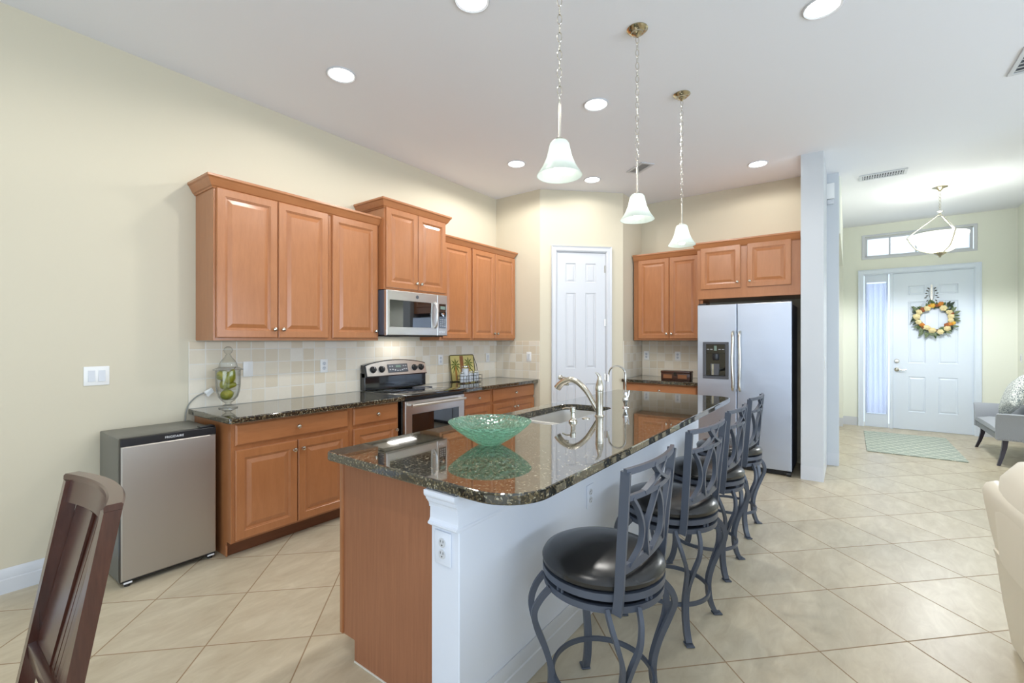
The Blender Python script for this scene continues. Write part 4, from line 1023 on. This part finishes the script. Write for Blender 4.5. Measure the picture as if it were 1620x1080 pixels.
for i, (((x, y), lab), watt) in enumerate(zip(downs, (38, 18, 14, 48, 50, 8, 17, 2, 32))):
    o = dl if i == 0 else dup(dl); o.location = (x, y, ZC); tag(o, lab, 'ceiling light', 'recessed ceiling lights')
    spot_light('downlight', (x, y, ZC - 0.02), watt, WARM, 174, 0.25)

def chain(m, z0, z1, x=0.0, y=0.0, lh=0.046, lw=0.0095, wr=0.0022):
    n = int(round((z1 - z0) / (lh - 0.006))); st = (z1 - z0) / n
    for k in range(n):
        c = z0 + (k + 0.5) * st; h = lh / 2 - wr; ang = 0.7 + (PI / 2 if k % 2 else 0)
        pts = []
        for i in range(12):
            a = 2 * PI * i / 12
            pts.append((x + lw * math.cos(a) * math.cos(ang), y + lw * math.cos(a) * math.sin(ang), c + h * math.sin(a)))
        m.tube(pts, wr, 5, 1, closed=True, up=(0.31, 0.62, 0.2))
def make_pendant():
    t = thing('pendant_light', 'x', 'pendant light')
    MB().lathe([(0.0005, -0.001), (0.062, -0.001), (0.062, -0.005), (0.050, -0.016), (0.036, -0.022), (0.034, -0.030), (0.016, -0.038), (0.006, -0.05), (0.0005, -0.051)], 40).build('canopy', 'bronze_nickel', t)
    zr = 2.435 - ZC
    m = MB(); chain(m, zr, -0.045); m.build('chain', 'nickel', t)
    zt = 2.272 - ZC
    MB().lathe([(0.0005, zr + 0.004), (0.006, zr), (0.006, zt + 0.015), (0.016, zt + 0.012), (0.018, zt), (0.0005, zt - 0.001)], 16).build('rod', 'nickel', t)
    z = zt
    prof = [(0.018, z - 0.0005), (0.034, z - 0.002), (0.042, z - 0.012), (0.047, z - 0.035), (0.056, z - 0.072), (0.070, z - 0.105), (0.086, z - 0.132), (0.098, z - 0.148), (0.100, z - 0.152)]
    inn = [(r - 0.003, q + 0.001) for r, q in reversed(prof)]
    n = 40; m = MB()
    rings = [[(r * math.cos(2 * PI * i / n), r * math.sin(2 * PI * i / n), q) for i in range(n)] for r, q in prof + inn]
    m.loft(rings, cap0=False, cap1=False); m.build('shade', 'frosted_shade', t)
    MB().lathe([(0.0005, z - 0.045), (0.014, z - 0.045), (0.014, z - 0.065), (0.024, z - 0.080), (0.0265, z - 0.122), (0.021, z - 0.145), (0.0005, z - 0.152)], 18).build('bulb', 'bulb_glow', t)
    return t
pd = make_pendant()
for i, (x, lab) in enumerate([(1.728, 'bell-shaped glass pendant nearest the camera, over the glass bowl end of the island'), (2.638, 'bell-shaped glass pendant in the middle of the three over the island'), (3.540, 'bell-shaped glass pendant farthest over the island, in front of the corner cabinets')]):
    o = pd if i == 0 else dup(pd); o.location = (x, 1.022, ZC); tag(o, lab, 'pendant light', 'pendants over the island')

fp = thing('foyer_pendant', 'bowl pendant light on a chain in front of the entry transom window', 'pendant light', (7.56, -0.885, ZC))
MB().lathe([(0.0005, -0.001), (0.075, -0.001), (0.075, -0.006), (0.03, -0.022), (0.010, -0.05), (0.0005, -0.051)], 36).build('canopy', 'bronze_nickel', fp)
m = MB(); chain(m, -0.29, -0.045, lh=0.05, lw=0.011, wr=0.003); m.build('chain', 'nickel', fp)
MB().lathe([(0.0005, -0.285), (0.012, -0.287), (0.034, -0.298), (0.012, -0.312), (0.012, -0.345), (0.0005, -0.346)], 24).build('hub', 'nickel', fp)
for k in range(3):
    a = 2 * PI * k / 3 - 0.72
    MB().tube([(0.008 * math.cos(a), 0.008 * math.sin(a), -0.33), (0.285 * math.cos(a), 0.285 * math.sin(a), -0.555), (0.292 * math.cos(a), 0.292 * math.sin(a), -0.60), (0.27 * math.cos(a), 0.27 * math.sin(a), -0.65), (0.20 * math.cos(a), 0.20 * math.sin(a), -0.745), (0.06 * math.cos(a), 0.06 * math.sin(a), -0.805)], 0.0065, 8, 5).build('arm', 'nickel', fp)
po = [(0.262, -0.572), (0.255, -0.60), (0.232, -0.66), (0.185, -0.725), (0.115, -0.775), (0.05, -0.798)]
n = 44; rings = [[(r * math.cos(2 * PI * i / n), r * math.sin(2 * PI * i / n), q) for i in range(n)] for r, q in po + [(r - 0.004, q + 0.004) for r, q in reversed(po)]]
MB().loft(rings, cap0=False, cap1=False).build('glass_bowl', 'frosted_bowl', fp)
MB().lathe([(0.0005, -0.792), (0.062, -0.798), (0.058, -0.812), (0.03, -0.828), (0.012, -0.84), (0.012, -0.852), (0.0005, -0.858)], 24).build('finial', 'bronze_nickel', fp)
point_light('foyer_glow', (7.56, -0.885, ZC - 0.60), 12, (1.0, 0.99, 0.94), 0.08)
spot_light('foyer_down', (7.56, -0.885, ZC - 0.90), 84, (0.96, 0.98, 1.0), 172, 0.3, 0.15)

def vent(label, x, y, w, l, rz, slats, name='ceiling_vent', rows=1):
    t = thing(name, label, 'vent', (x, y, ZC), rz)
    m = MB(); b = 0.028
    for q in ((-w / 2, -l / 2, w / 2, -l / 2 + b), (-w / 2, l / 2 - b, w / 2, l / 2), (-w / 2, -l / 2 + b, -w / 2 + b, l / 2 - b), (w / 2 - b, -l / 2 + b, w / 2, l / 2 - b)): m.box(q[0], q[1], -0.010, q[2], q[3], -0.001, 0.002, 1)
    m.build('frame', 'white_trim', t)
    MB().box(-w / 2 + b, -l / 2 + b, -0.0035, w / 2 - b, l / 2 - b, -0.001).build('backing', 'vent_dark', t)
    for k in range(slats):
        yy = -l / 2 + b + (l - 2 * b) * (k + 0.5) / slats; d = (l - 2 * b) / slats * 0.30
        MB().loft([[(-w / 2 + b, yy - d, -0.004), (-w / 2 + b, yy + d * 0.2, -0.004), (-w / 2 + b, yy + d, -0.011), (-w / 2 + b, yy, -0.011)], [(w / 2 - b, yy - d, -0.004), (w / 2 - b, yy + d * 0.2, -0.004), (w / 2 - b, yy + d, -0.011), (w / 2 - b, yy, -0.011)]]).build('slat', 'white_trim', t)
    if rows > 1: MB().box(-0.006, -l / 2 + b, -0.013, 0.006, l / 2 - b, -0.0112).build('cross_bar', 'white_trim', t)
    return t
vent('white ceiling vent partly behind the middle pendant', 4.78, 1.82, 0.30, 0.16, 0.95, 5)
vent('white two-row ceiling vent in front of the foyer', 6.60, -0.30, 0.21, 0.42, 0.0, 16, rows=2)
vent('white ceiling vent cut by the right edge of the frame', 4.46, -1.04, 0.30, 0.40, PI / 2, 6)

# ------------------------------------------------------------------ bar stools
def make_stool():
    t = thing('bar_stool', 'x', 'bar stool')
    RS = 0.223
    MB().lathe([(0.0005, 0.566), (RS - 0.012, 0.566), (RS + 0.002, 0.578), (RS + 0.004, 0.592), (RS - 0.004, 0.606), (RS - 0.03, 0.619), (RS - 0.08, 0.630), (RS - 0.15, 0.636), (0.0005, 0.638)], 56).build('seat', 'black_vinyl', t)
    def ring(r, z0, z1, th):
        return [(r - th, z0), (r, z0), (r, z1), (r - th, z1), (r - th, z0)]
    sr_ = MB().lathe(ring(0.225, 0.541, 0.565, 0.014), 56).build('seat_ring', 'stool_metal', t)
    m = MB().lathe(ring(0.221, 0.500, 0.522, 0.014), 56)
    for k in range(4):
        a = PI / 4 + k * PI / 2
        for d in (-0.05, 0.05):
            m.tube([(0.212 * math.cos(a + d + 0.5), 0.212 * math.sin(a + d + 0.5), 0.52), (0.212 * math.cos(a + d + 0.5), 0.212 * math.sin(a + d + 0.5), 0.545)], 0.006, 6, smooth=False)
    m.build('swivel_ring', 'stool_metal', t)
    for k in range(4):
        a = PI / 4 + k * PI / 2
        m = MB()
        for sg in (-1, 1):
            pts = []
            for r, z, off in ((0.212, 0.510, 0.055), (0.246, 0.470, 0.050), (0.267, 0.415, 0.036), (0.254, 0.345, 0.016), (0.220, 0.26, 0.0075), (0.198, 0.18, 0.0072), (0.200, 0.10, 0.0072), (0.216, 0.04, 0.0072), (0.236, 0.006, 0.0072)):
                pts.append((r * math.cos(a) - sg * off * math.sin(a), r * math.sin(a) + sg * off * math.cos(a), z))
            m.bar(pts, 0.014, 0.022, up=(-math.sin(a) * 1.0, math.cos(a), 0.001), sub=5) if False else m.tube(pts, 1.0, prof=[(-0.011, -0.007), (0.011, -0.007), (0.011, 0.007), (-0.011, 0.007)], up=(-math.sin(a), math.cos(a), 0.0), sub=5)
        c = (0.242 * math.cos(a), 0.242 * math.sin(a), 0)
        m.at(c, (0, 0, a)).box(-0.024, -0.019, 0.001, 0.022, 0.019, 0.008, 0.002, 1)
        m.build('leg', 'stool_metal', t)
    m = MB(); n = 56
    m.bar([(0.185 * math.cos(2 * PI * k / n), 0.185 * math.sin(2 * PI * k / n), 0.155) for k in range(n)], 0.010, 0.018, up=(0, 0, 1), sub=1, closed=True)
    m.build('footrest_ring', 'stool_metal', t)
    # back: at -Y
    def yb_(z, x): return -0.153 - 0.035 * ((z - 0.55) / 0.43) - 0.03 * (1 - (x / 0.2) ** 2) * min(1, max(0, (z - 0.6) / 0.1))
    for sg in (-1, 1):
        br = MB()
        pts = [(sg * (0.186 + 0.010 * math.sin(PI * (z - 0.54) / 0.44) * 0 + 0.024 * (z - 0.54) / 0.44), yb_(z, 0.2) + (0.004 if z < 0.56 else 0), z) for z in (0.505, 0.56, 0.65, 0.78, 0.90, 0.985)]
        br.tube(pts, 1.0, prof=[(-0.006, -0.016), (0.006, -0.016), (0.006, 0.016), (-0.006, 0.016)], up=(0, 1, 0), sub=3)
        br.build('back_post', 'stool_metal', t)
    def rail(name, z, hgt, hw):
        pts = [(x, yb_(z, x * 0.2 / hw), z) for x in [hw * (k / 5 - 1) for k in range(11)]]
        MB().tube(pts, 1.0, prof=[(-0.007, -hgt / 2), (0.007, -hgt / 2), (0.007, hgt / 2), (-0.007, hgt / 2)], up=(0, 0, 1), sub=2).build(name, 'stool_metal', t)
    rail('top_rail', 0.985, 0.020, 0.216); rail('middle_rail', 0.895, 0.018, 0.205); rail('lower_rail', 0.655, 0.030, 0.192)
    def curved(name, pp):
        pts = [(x, yb_(z, x), z) for x, z in pp]
        MB().tube(pts, 1.0, prof=[(-0.006, -0.0095), (0.006, -0.0095), (0.006, 0.0095), (-0.006, 0.0095)], up=(0, 1, 0), sub=4).build(name, 'stool_metal', t)
    # crossed arcs between top and middle rails
    curved('cross_bar', [(-0.105, 0.897), (-0.05, 0.918), (0.01, 0.947), (0.055, 0.983)])
    curved('cross_bar', [(0.105, 0.897), (0.05, 0.918), (-0.01, 0.947), (-0.055, 0.983)])
    for c in (-0.082, 0.082):
        curved('curved_bar', [(c - 0.088, 0.893), (c - 0.045, 0.84), (c - 0.014, 0.775), (c - 0.020, 0.715), (c - 0.065, 0.657)])
        curved('curved_bar', [(c + 0.078, 0.893), (c + 0.045, 0.84), (c + 0.014, 0.775), (c + 0.020, 0.715), (c + 0.065, 0.657)])
    return t
st = make_stool()
for i, (x, y, rz, lab) in enumerate([(1.582, 0.748, -0.03, 'black-seated grey metal bar stool nearest the camera'), (2.352, 0.738, -0.13, 'black-seated grey metal bar stool second from the camera along the island'),
                                    (3.050, 0.738, -0.04, 'black-seated grey metal bar stool third from the camera along the island'), (3.755, 0.738, -0.04, 'black-seated grey metal bar stool farthest from the camera, by the refrigerator')]):
    o = st if i == 0 else dup(st); o.location = (x, y, 0); o.rotation_euler = (0, 0, rz); tag(o, lab, 'bar stool', 'bar stools along the island')

# ------------------------------------------------------------------ dining chair (back seen edge-on at lower left)
dc = thing('dining_chair', 'dark wooden slat-back dining chair at the lower left, in front of the mini fridge', 'chair', (0.16, 1.5875, 0))
def lean(z): return 0.137 - (1.0 - z) * 0.178        # x of the back at height z
HB = 0.1985
for sg in (-1, 1):
    pts = [(0.075, sg * HB, 0.002), (0.045, sg * HB, 0.22), (lean(0.45), sg * HB, 0.45), (lean(0.62), sg * HB, 0.62), (lean(1.003), sg * HB, 1.003)]
    MB().tube(pts, 1.0, prof=[(-0.014, -0.022), (0.014, -0.022), (0.014, 0.022), (-0.014, 0.022)], up=(0, 1, 0), sub=4).build('back_post', 'dark_wood', dc) if False else \
    MB().loft([[(x - 0.017, y - 0.014, z), (x + 0.017, y - 0.014, z), (x + 0.017, y + 0.014, z), (x - 0.017, y + 0.014, z)] for x, y, z in pts]).build('back_post', 'dark_wood', dc)
m = MB(); rings = []
for k in range(17):
    y = -HB - 0.014 + (2 * HB + 0.028) * k / 16; bow = 0.036 * (1 - (y / (HB + 0.014)) ** 2); x = lean(1.0) + bow
    rings.append([(x - 0.017, y, 1.0035), (x + 0.017, y, 1.0035), (x + 0.0195, y, 1.014), (x + 0.0155, y, 1.019), (x - 0.0125, y, 1.019), (x - 0.0165, y, 1.014)])
m.loft(rings); m.build('crest_cap', 'dark_wood', dc)
m = MB(); rings = []
for k in range(13):
    y = -HB + 0.0145 + (2 * HB - 0.029) * k / 12; bow = 0.036 * (1 - (y / (HB + 0.014)) ** 2); rings.append([(lean(z) + bow + o_, y, z) for o_, z in ((-0.016, 0.945), (0.016, 0.945), (0.016, 1.0033), (-0.016, 1.0033))])
m.loft(rings).build('crest_rail', 'dark_wood', dc)
m = MB(); m.box(lean(0.56) - 0.012, -HB + 0.012, 0.545, lean(0.56) + 0.014, HB - 0.012, 0.585, 0.003); m.build('lower_rail', 'dark_wood', dc)
for y, w in [(-0.162, 0.024), (-0.130, 0.024), (-0.098, 0.024), (-0.066, 0.024), (-0.034, 0.024), (-0.002, 0.024), (0.100, 0.164)]:
    bow = 0.036 * (1 - (y / (HB + 0.014)) ** 2)
    MB().loft([[(lean(z) + b - 0.010, y - w / 2, z), (lean(z) + b + 0.010, y - w / 2, z), (lean(z) + b + 0.010, y + w / 2, z), (lean(z) + b - 0.010, y + w / 2, z)] for z, b in ((0.586, bow * 0.4), (0.78, bow * 0.7), (0.9445, bow))]).build('slat', 'dark_wood', dc)
MB().box(-0.40, -0.225, 0.435, 0.06, 0.225, 0.47, 0.012).build('seat', 'dark_wood', dc)
MB().box(-0.385, -0.205, 0.375, 0.05, 0.205, 0.434, 0.004).build('apron', 'dark_wood', dc)
for sg in (-1, 1): MB().loft([[(-0.37 - q, sg * 0.20 - q, z), (-0.37 + q, sg * 0.20 - q, z), (-0.37 + q, sg * 0.20 + q, z), (-0.37 - q, sg * 0.20 + q, z)] for z, q in ((0.002, 0.014), (0.434, 0.021))]).build('front_leg', 'dark_wood', dc)

# ------------------------------------------------------------------ sofa (cream, back towards the kitchen)
SA = math.radians(3.2)
so = thing('sofa', 'cream leather sofa with its back to the kitchen at the right edge', 'sofa', (3.03, -0.600, 0), PI + SA)
# local x runs from the far end towards the camera, local y points away from the kitchen (towards -Y)
def sofa_ring(x, prof): return [(x, y, z) for y, z in prof]
back = [(0.0, 0.04), (-0.03, 0.24), (-0.055, 0.42), (-0.075, 0.52), (-0.098, 0.66), (-0.104, 0.71), (-0.090, 0.742), (-0.055, 0.755), (-0.02, 0.745), (0.03, 0.70), (0.16, 0.46), (0.20, 0.06)]
def soft_loft(prof, xs, r=0.03):
    rings = []; cy = sum(p[0] for p in prof) / len(prof); cz = sum(p[1] for p in prof) / len(prof)
    x0, x1 = xs
    for k in range(5):
        a = PI / 2 * k / 4; sc = 1 - r * (1 - math.sin(a)) * 0.8; rings.append([(x0 + r * (1 - math.cos(a)), cy + (y - cy) * sc, cz + (z - cz) * sc) for y, z in prof])
    for k in range(4, -1, -1):
        a = PI / 2 * k / 4; sc = 1 - r * (1 - math.sin(a)) * 0.8; rings.append([(x1 - r * (1 - math.cos(a)), cy + (y - cy) * sc, cz + (z - cz) * sc) for y, z in prof])
    return MB().loft(rings)
for x0, x1 in ((0.0, 0.86), (0.865, 1.72), (1.725, 2.58)):
    soft_loft(back, (x0, x1)).build('back_section', 'cream_leather', so, ang=60)
skirt = [(0.006, 0.012), (-0.006, 0.014), (-0.034, 0.20), (-0.058, 0.405), (-0.066, 0.435), (-0.052, 0.445), (0.02, 0.43), (0.05, 0.06)]
soft_loft(skirt, (0.004, 2.576), 0.01).build('back_skirt', 'cream_leather', so, ang=60)
MB().box(0.02, 0.10, 0.05, 2.56, 0.92, 0.28, 0.03, 3).build('base', 'cream_leather', so, ang=60)
for x0, x1 in ((0.24, 0.80), (0.81, 1.37), (1.38, 1.94), (1.95, 2.34)):
    MB().box(x0, 0.20, 0.285, x1, 0.93, 0.46, 0.06, 4).build('seat_cushion', 'cream_leather', so, ang=60)
for x0, x1 in ((0.03, 0.84), (0.87, 1.70), (1.73, 2.54)):
    cs = [(-0.02, 0.46), (-0.035, 0.62), (-0.015, 0.76), (0.05, 0.825), (0.14, 0.83), (0.215, 0.77), (0.25, 0.64), (0.26, 0.47)]
    m = MB(); cx = (x0 + x1) / 2; hw = (x1 - x0) / 2; rings = []
    for k in range(13):
        u = -1 + 2 * k / 12; sc = (1 - abs(u) ** 5 * 0.40)
        rings.append([(cx + hw * u, 0.030 + (y - 0.10) * sc, 0.66 + (z - 0.64) * (0.85 + 0.15 * sc) * (1 - abs(u) ** 6 * 0.24) * 1.22) for y, z in cs])
    m.loft(rings).build('back_cushion', 'cream_leather', so, ang=80)
for x0 in (0.0, 2.36):
    MB().box(x0 + 0.01, 0.18, 0.05, x0 + 0.21, 0.95, 0.62, 0.07, 5).build('arm', 'cream_leather', so, ang=60)
for x in (0.08, 2.5):
    for y in (0.06, 0.88): MB().lathe([(0.0005, 0.001), (0.022, 0.001), (0.028, 0.05), (0.0005, 0.052)], 14, (x, y, 0)).build('foot', 'dark_wood', so)

# ------------------------------------------------------------------ foyer: settee, pillow, rug, wreath
bn = thing('settee', 'low grey upholstered settee with flared arms and dark legs at the right of the foyer', 'settee', (7.86, -1.57, 0))
HX = 0.56
def arm_prof(sg): return [(0.25, 0.28), (0.25, 0.50), (0.262, 0.565), (0.0, 0.585), (-0.26, 0.60), (-0.26, 0.28)]
MB().box(-HX + 0.05, -0.25, 0.285, HX - 0.05, 0.245, 0.345, 0.008).build('seat_base', 'grey_linen', bn)
m = MB(); rings = []
for k in range(9):
    u = -1 + 2 * k / 8; crown_ = 0.03 * (1 - u ** 4)
    rings.append([((HX - 0.055) * u, y, z) for y, z in ((-0.25, 0.346), (0.242, 0.346), (0.258, 0.37), (0.25, 0.40 + crown_ * 0.5), (0.15, 0.415 + crown_), (-0.15, 0.415 + crown_), (-0.25, 0.40 + crown_))])
m.loft(rings).build('seat_cushion', 'grey_linen', bn)
for sg in (-1, 1):
    m = MB()
    m.loft([[(sg * (HX - 0.048) + sg * 0.0, y, z) for y, z in ((-0.26, 0.28), (0.25, 0.28), (0.25, 0.45), (-0.26, 0.45))], [(sg * HX, y, z) for y, z in ((-0.262, 0.28), (0.256, 0.28), (0.256, 0.45), (-0.262, 0.45))]]) if False else None
    rings = []
    for y in (-0.265, -0.255, 0.245, 0.257):
        q = 0.006 if abs(y) > 0.2565 or y == -0.265 else 0.0
        rings.append([(sg * (HX - 0.046 + q), y, 0.285 + q), (sg * (HX - q), y, 0.285 + q), (sg * (HX + 0.002 - q), y, 0.44), (sg * (HX + 0.022 - q), y, 0.54), (sg * (HX + 0.040 - q), y, 0.578 - q), (sg * (HX + 0.005 + q), y, 0.585 - q), (sg * (HX - 0.030 + q), y, 0.54), (sg * (HX - 0.046 + q), y, 0.44)])
    a_ = m.loft(rings).build('arm', 'grey_linen', bn)
    m = MB()
    for k in range(24): m.ball((sg * (HX + 0.001), -0.25 + 0.5 * k / 23, 0.297), 0.0065, 8, 6)
    m.build('nail_trim', 'silver_nail', a_)
    for y, dy in ((0.20, 0.05), (-0.20, -0.05)):
        MB().loft([[(sg * (HX - 0.05) + sg * q * 0.0 + sg * w_, y + dy * f, z), (sg * (HX - 0.05) + sg * w_ - sg * s_, y + dy * f, z), (sg * (HX - 0.05) + sg * w_ - sg * s_, y + dy * f - s_, z), (sg * (HX - 0.05) + sg * w_, y + dy * f - s_, z)] for z, w_, f, s_, q in ((0.284, 0.03, 0.0, 0.045, 0), (0.20, 0.028, 0.1, 0.040, 0), (0.10, 0.036, 0.45, 0.033, 0), (0.002, 0.058, 1.0, 0.028, 0))]).build('leg', 'espresso_leg', bn)
m = MB(); rings = []
MB().loft([[(x, -0.262 - b, z) for x, z in ((-HX + 0.03, 0.285), (HX - 0.03, 0.285), (HX - 0.03, 0.60), (HX * 0.5, 0.655), (0, 0.67), (-HX * 0.5, 0.655), (-HX + 0.03, 0.60))] for b in (0.0, 0.045)]).build('back_rest', 'grey_linen', bn)
pl = MB(); N = 14; rings = []
for i in range(N + 1):
    u = -1 + 2 * i / N; row = []
    for j in range(N + 1):
        v_ = -1 + 2 * j / N; row.append((u, v_))
    rings.append(row)
def pil(u, v_, sg): 
    k = max(0.0, (1 - u ** 4) * (1 - v_ ** 4)) ** 0.5; c = 1 - 0.07 * (1 - max(abs(u), abs(v_)) ** 2) * 0 
    pinch = 1 - 0.06 * (1 - (u * u)) * (abs(v_) ** 3); pinch2 = 1 - 0.06 * (1 - (v_ * v_)) * (abs(u) ** 3)
    return (0.23 * u * pinch2, sg * 0.075 * k, 0.23 * v_ * pinch)
for sg in (-1, 1):
    vs = [[pl.v(pil(u, v_, sg)) for u, v_ in row] for row in rings]
    for i in range(N):
        for j in range(N): pl.f([vs[i][j], vs[i + 1][j], vs[i + 1][j + 1], vs[i][j + 1]])
o = pl.build('throw_pillow', 'pillow_print', None, (8.02, -1.60, 0.735), (0, 0.45, 0), 60)
o.rotation_euler = (0.38, 0.42, 0.12); tag(o, 'white and grey patterned throw pillow leaning on the grey settee', 'pillow')

o = slab(lambda i: rrect(-0.79, -0.46, 0.79, 0.46, (0.01,) * 4, i, 2), 0.0, 0.010, None, 0.003).build('foyer_rug', 'rug_weave', None, (8.06, -0.635, 0.001), (0, 0, 0.0)); tag(o, 'sage green rug with a pale lattice pattern in front of the front door', 'rug')

wr = thing('wreath', 'round wreath of cream roses and autumn flowers hanging on the front door', 'wreath', (XE - 0.022, -1.030, 1.728), R90)
# local x to -Y (picture right), z up, -y towards the room
RC = 0.188
MB().tube([(RC * math.cos(2 * PI * k / 24), 0.0, RC * math.sin(2 * PI * k / 24)) for k in range(24)], 0.022, 8, 2, closed=True, up=(0, 1, 0)).build('twig_ring', 'twig_brown', wr)
def rose():
    m = MB()
    for lay, (n, r, h) in enumerate(((6, 0.036, 0.010), (5, 0.026, 0.020), (4, 0.016, 0.028), (3, 0.008, 0.032))):
        for k in range(n):
            a = 2 * PI * k / n + lay * 0.5
            m.at((r * 0.62 * math.cos(a), -h, r * 0.62 * math.sin(a)), (0, -a, 0.35)).ball((0, 0, 0), (0.016 if lay < 2 else 0.010, 0.006, 0.017 if lay < 2 else 0.010), 10, 6)
    m.at().ball((0, -0.012, 0), (0.024, 0.018, 0.024), 12, 8)
    return m
def leafm(l=0.075, w=0.028):
    m = MB(); sec = []
    for k in range(7):
        u = k / 6; ww = w / 2 * math.sin(PI * (u * 0.96 + 0.02)) ** 0.8; dz = 0.012 * math.sin(PI * u)
        sec.append([(-ww, -dz + ww * 0.25, l * u), (0, -dz - 0.001, l * u), (ww, -dz + ww * 0.25, l * u), (0, -dz + 0.0012, l * u)])
    m.loft(sec); return m
proto = None
def put(proto_o, par, a, r, roll, tilt, depth, sc=1.0):
    proto_o.parent = par
    proto_o.location = (r * math.cos(a), depth, r * math.sin(a)); proto_o.rotation_euler = (tilt, roll, 0); proto_o.scale = (sc, sc, sc)
protos = {}
def member(kind, fn, mat_, *a):
    k = (kind, mat_)
    if k not in protos: protos[k] = fn().build(kind, mat_, wr); o = protos[k]
    else: o = protos[k].copy(); COL.objects.link(o)
    put(o, wr, *a)
rr = random.Random(3)
for k in range(84):
    a = 2 * PI * k / 84 + rr.uniform(-.05, .05); side = rr.choice((-1, 1))
    mt = rr.choice(('leaf_green', 'leaf_green', 'leaf_sage', 'leaf_dark', 'leaf_sage'))
    dirn = a + side * rr.uniform(0.5, 1.3) if rr.random() < 0.6 else a + rr.uniform(-0.4, 0.4)
    member('leaf', leafm, mt, a, RC + rr.uniform(-0.045, 0.045), PI / 2 - dirn, rr.uniform(0.05, 0.5), rr.uniform(-0.042, -0.010), rr.uniform(0.95, 1.45))
for a in (120, 152, 172, 196, 238, 262, 287, 312, 350, 8, 30, 58):
    member('rose', rose, 'rose_cream', math.radians(a), RC + rr.uniform(-0.02, 0.03), rr.uniform(0, 6), 0.15, -0.052, rr.uniform(1.0, 1.3))
for a, mt in ((98, 'petal_gold'), (110, 'petal_orange'), (135, 'petal_rust'), (85, 'petal_rust'), (72, 'petal_orange'), (214, 'petal_orange'), (250, 'petal_gold'), (228, 'petal_rust'), (330, 'petal_orange'), (322, 'petal_rust'), (20, 'petal_rust'), (340, 'petal_gold')):
    member('autumn_flower', rose, mt, math.radians(a), RC + rr.uniform(-0.02, 0.04), rr.uniform(0, 6), 0.2, -0.044, rr.uniform(0.75, 1.05))
for k in range(16):
    a = math.radians(rr.choice((60, 40, 75, 20, 330, 290, 250, 140)) + rr.uniform(-10, 10))
    member('grass_sprig', lambda: MB().tube([(0, 0, 0), (0.006, -0.006, 0.05), (0.018, -0.008, 0.11)], [0.0025, 0.002, 0.0008], 5, 3), 'leaf_sage', a, RC + 0.02, PI / 2 - a + rr.uniform(-.9, .9), 0.1, -0.02, rr.uniform(0.7, 1.1))
wh = thing('wreath_hanger', 'dark metal leaf-sprig hanger above the wreath on the front door', 'wreath hanger', (XE + 0.008, -1.005, 1.945), R90)
MB().box(-0.012, -0.004, 0.0, 0.012, -0.0005, 0.30).box(-0.012, -0.02, 0.0, 0.012, -0.0045, 0.004).box(-0.012, -0.024, 0.0, 0.012, -0.020, 0.03).build('strap', 'nickel', wh)
lf = None
for sg in (-1, 1):
    for i, (x, z, ang) in enumerate(((0.035, 0.235, 0.9), (0.045, 0.20, 1.2), (0.065, 0.165, 1.4), (0.050, 0.135, 1.8), (0.075, 0.105, 1.7), (0.055, 0.07, 2.4))):
        if lf is None: lf = leafm(0.035, 0.014).build('metal_leaf', 'dark_wire', wh); o = lf
        else: o = lf.copy(); COL.objects.link(o)
        o.location = (sg * x * 0.7, -0.008, z); o.rotation_euler = (0, sg * ang, 0)
MB().tube([(0, -0.006, 0.02), (0.02, -0.008, 0.10), (0.03, -0.008, 0.17), (0.025, -0.008, 0.25)], 0.0025, 6, 4).tube([(0, -0.006, 0.02), (-0.02, -0.008, 0.10), (-0.03, -0.008, 0.17), (-0.025, -0.008, 0.25)], 0.0025, 6, 4).build('metal_stem', 'dark_wire', wh)
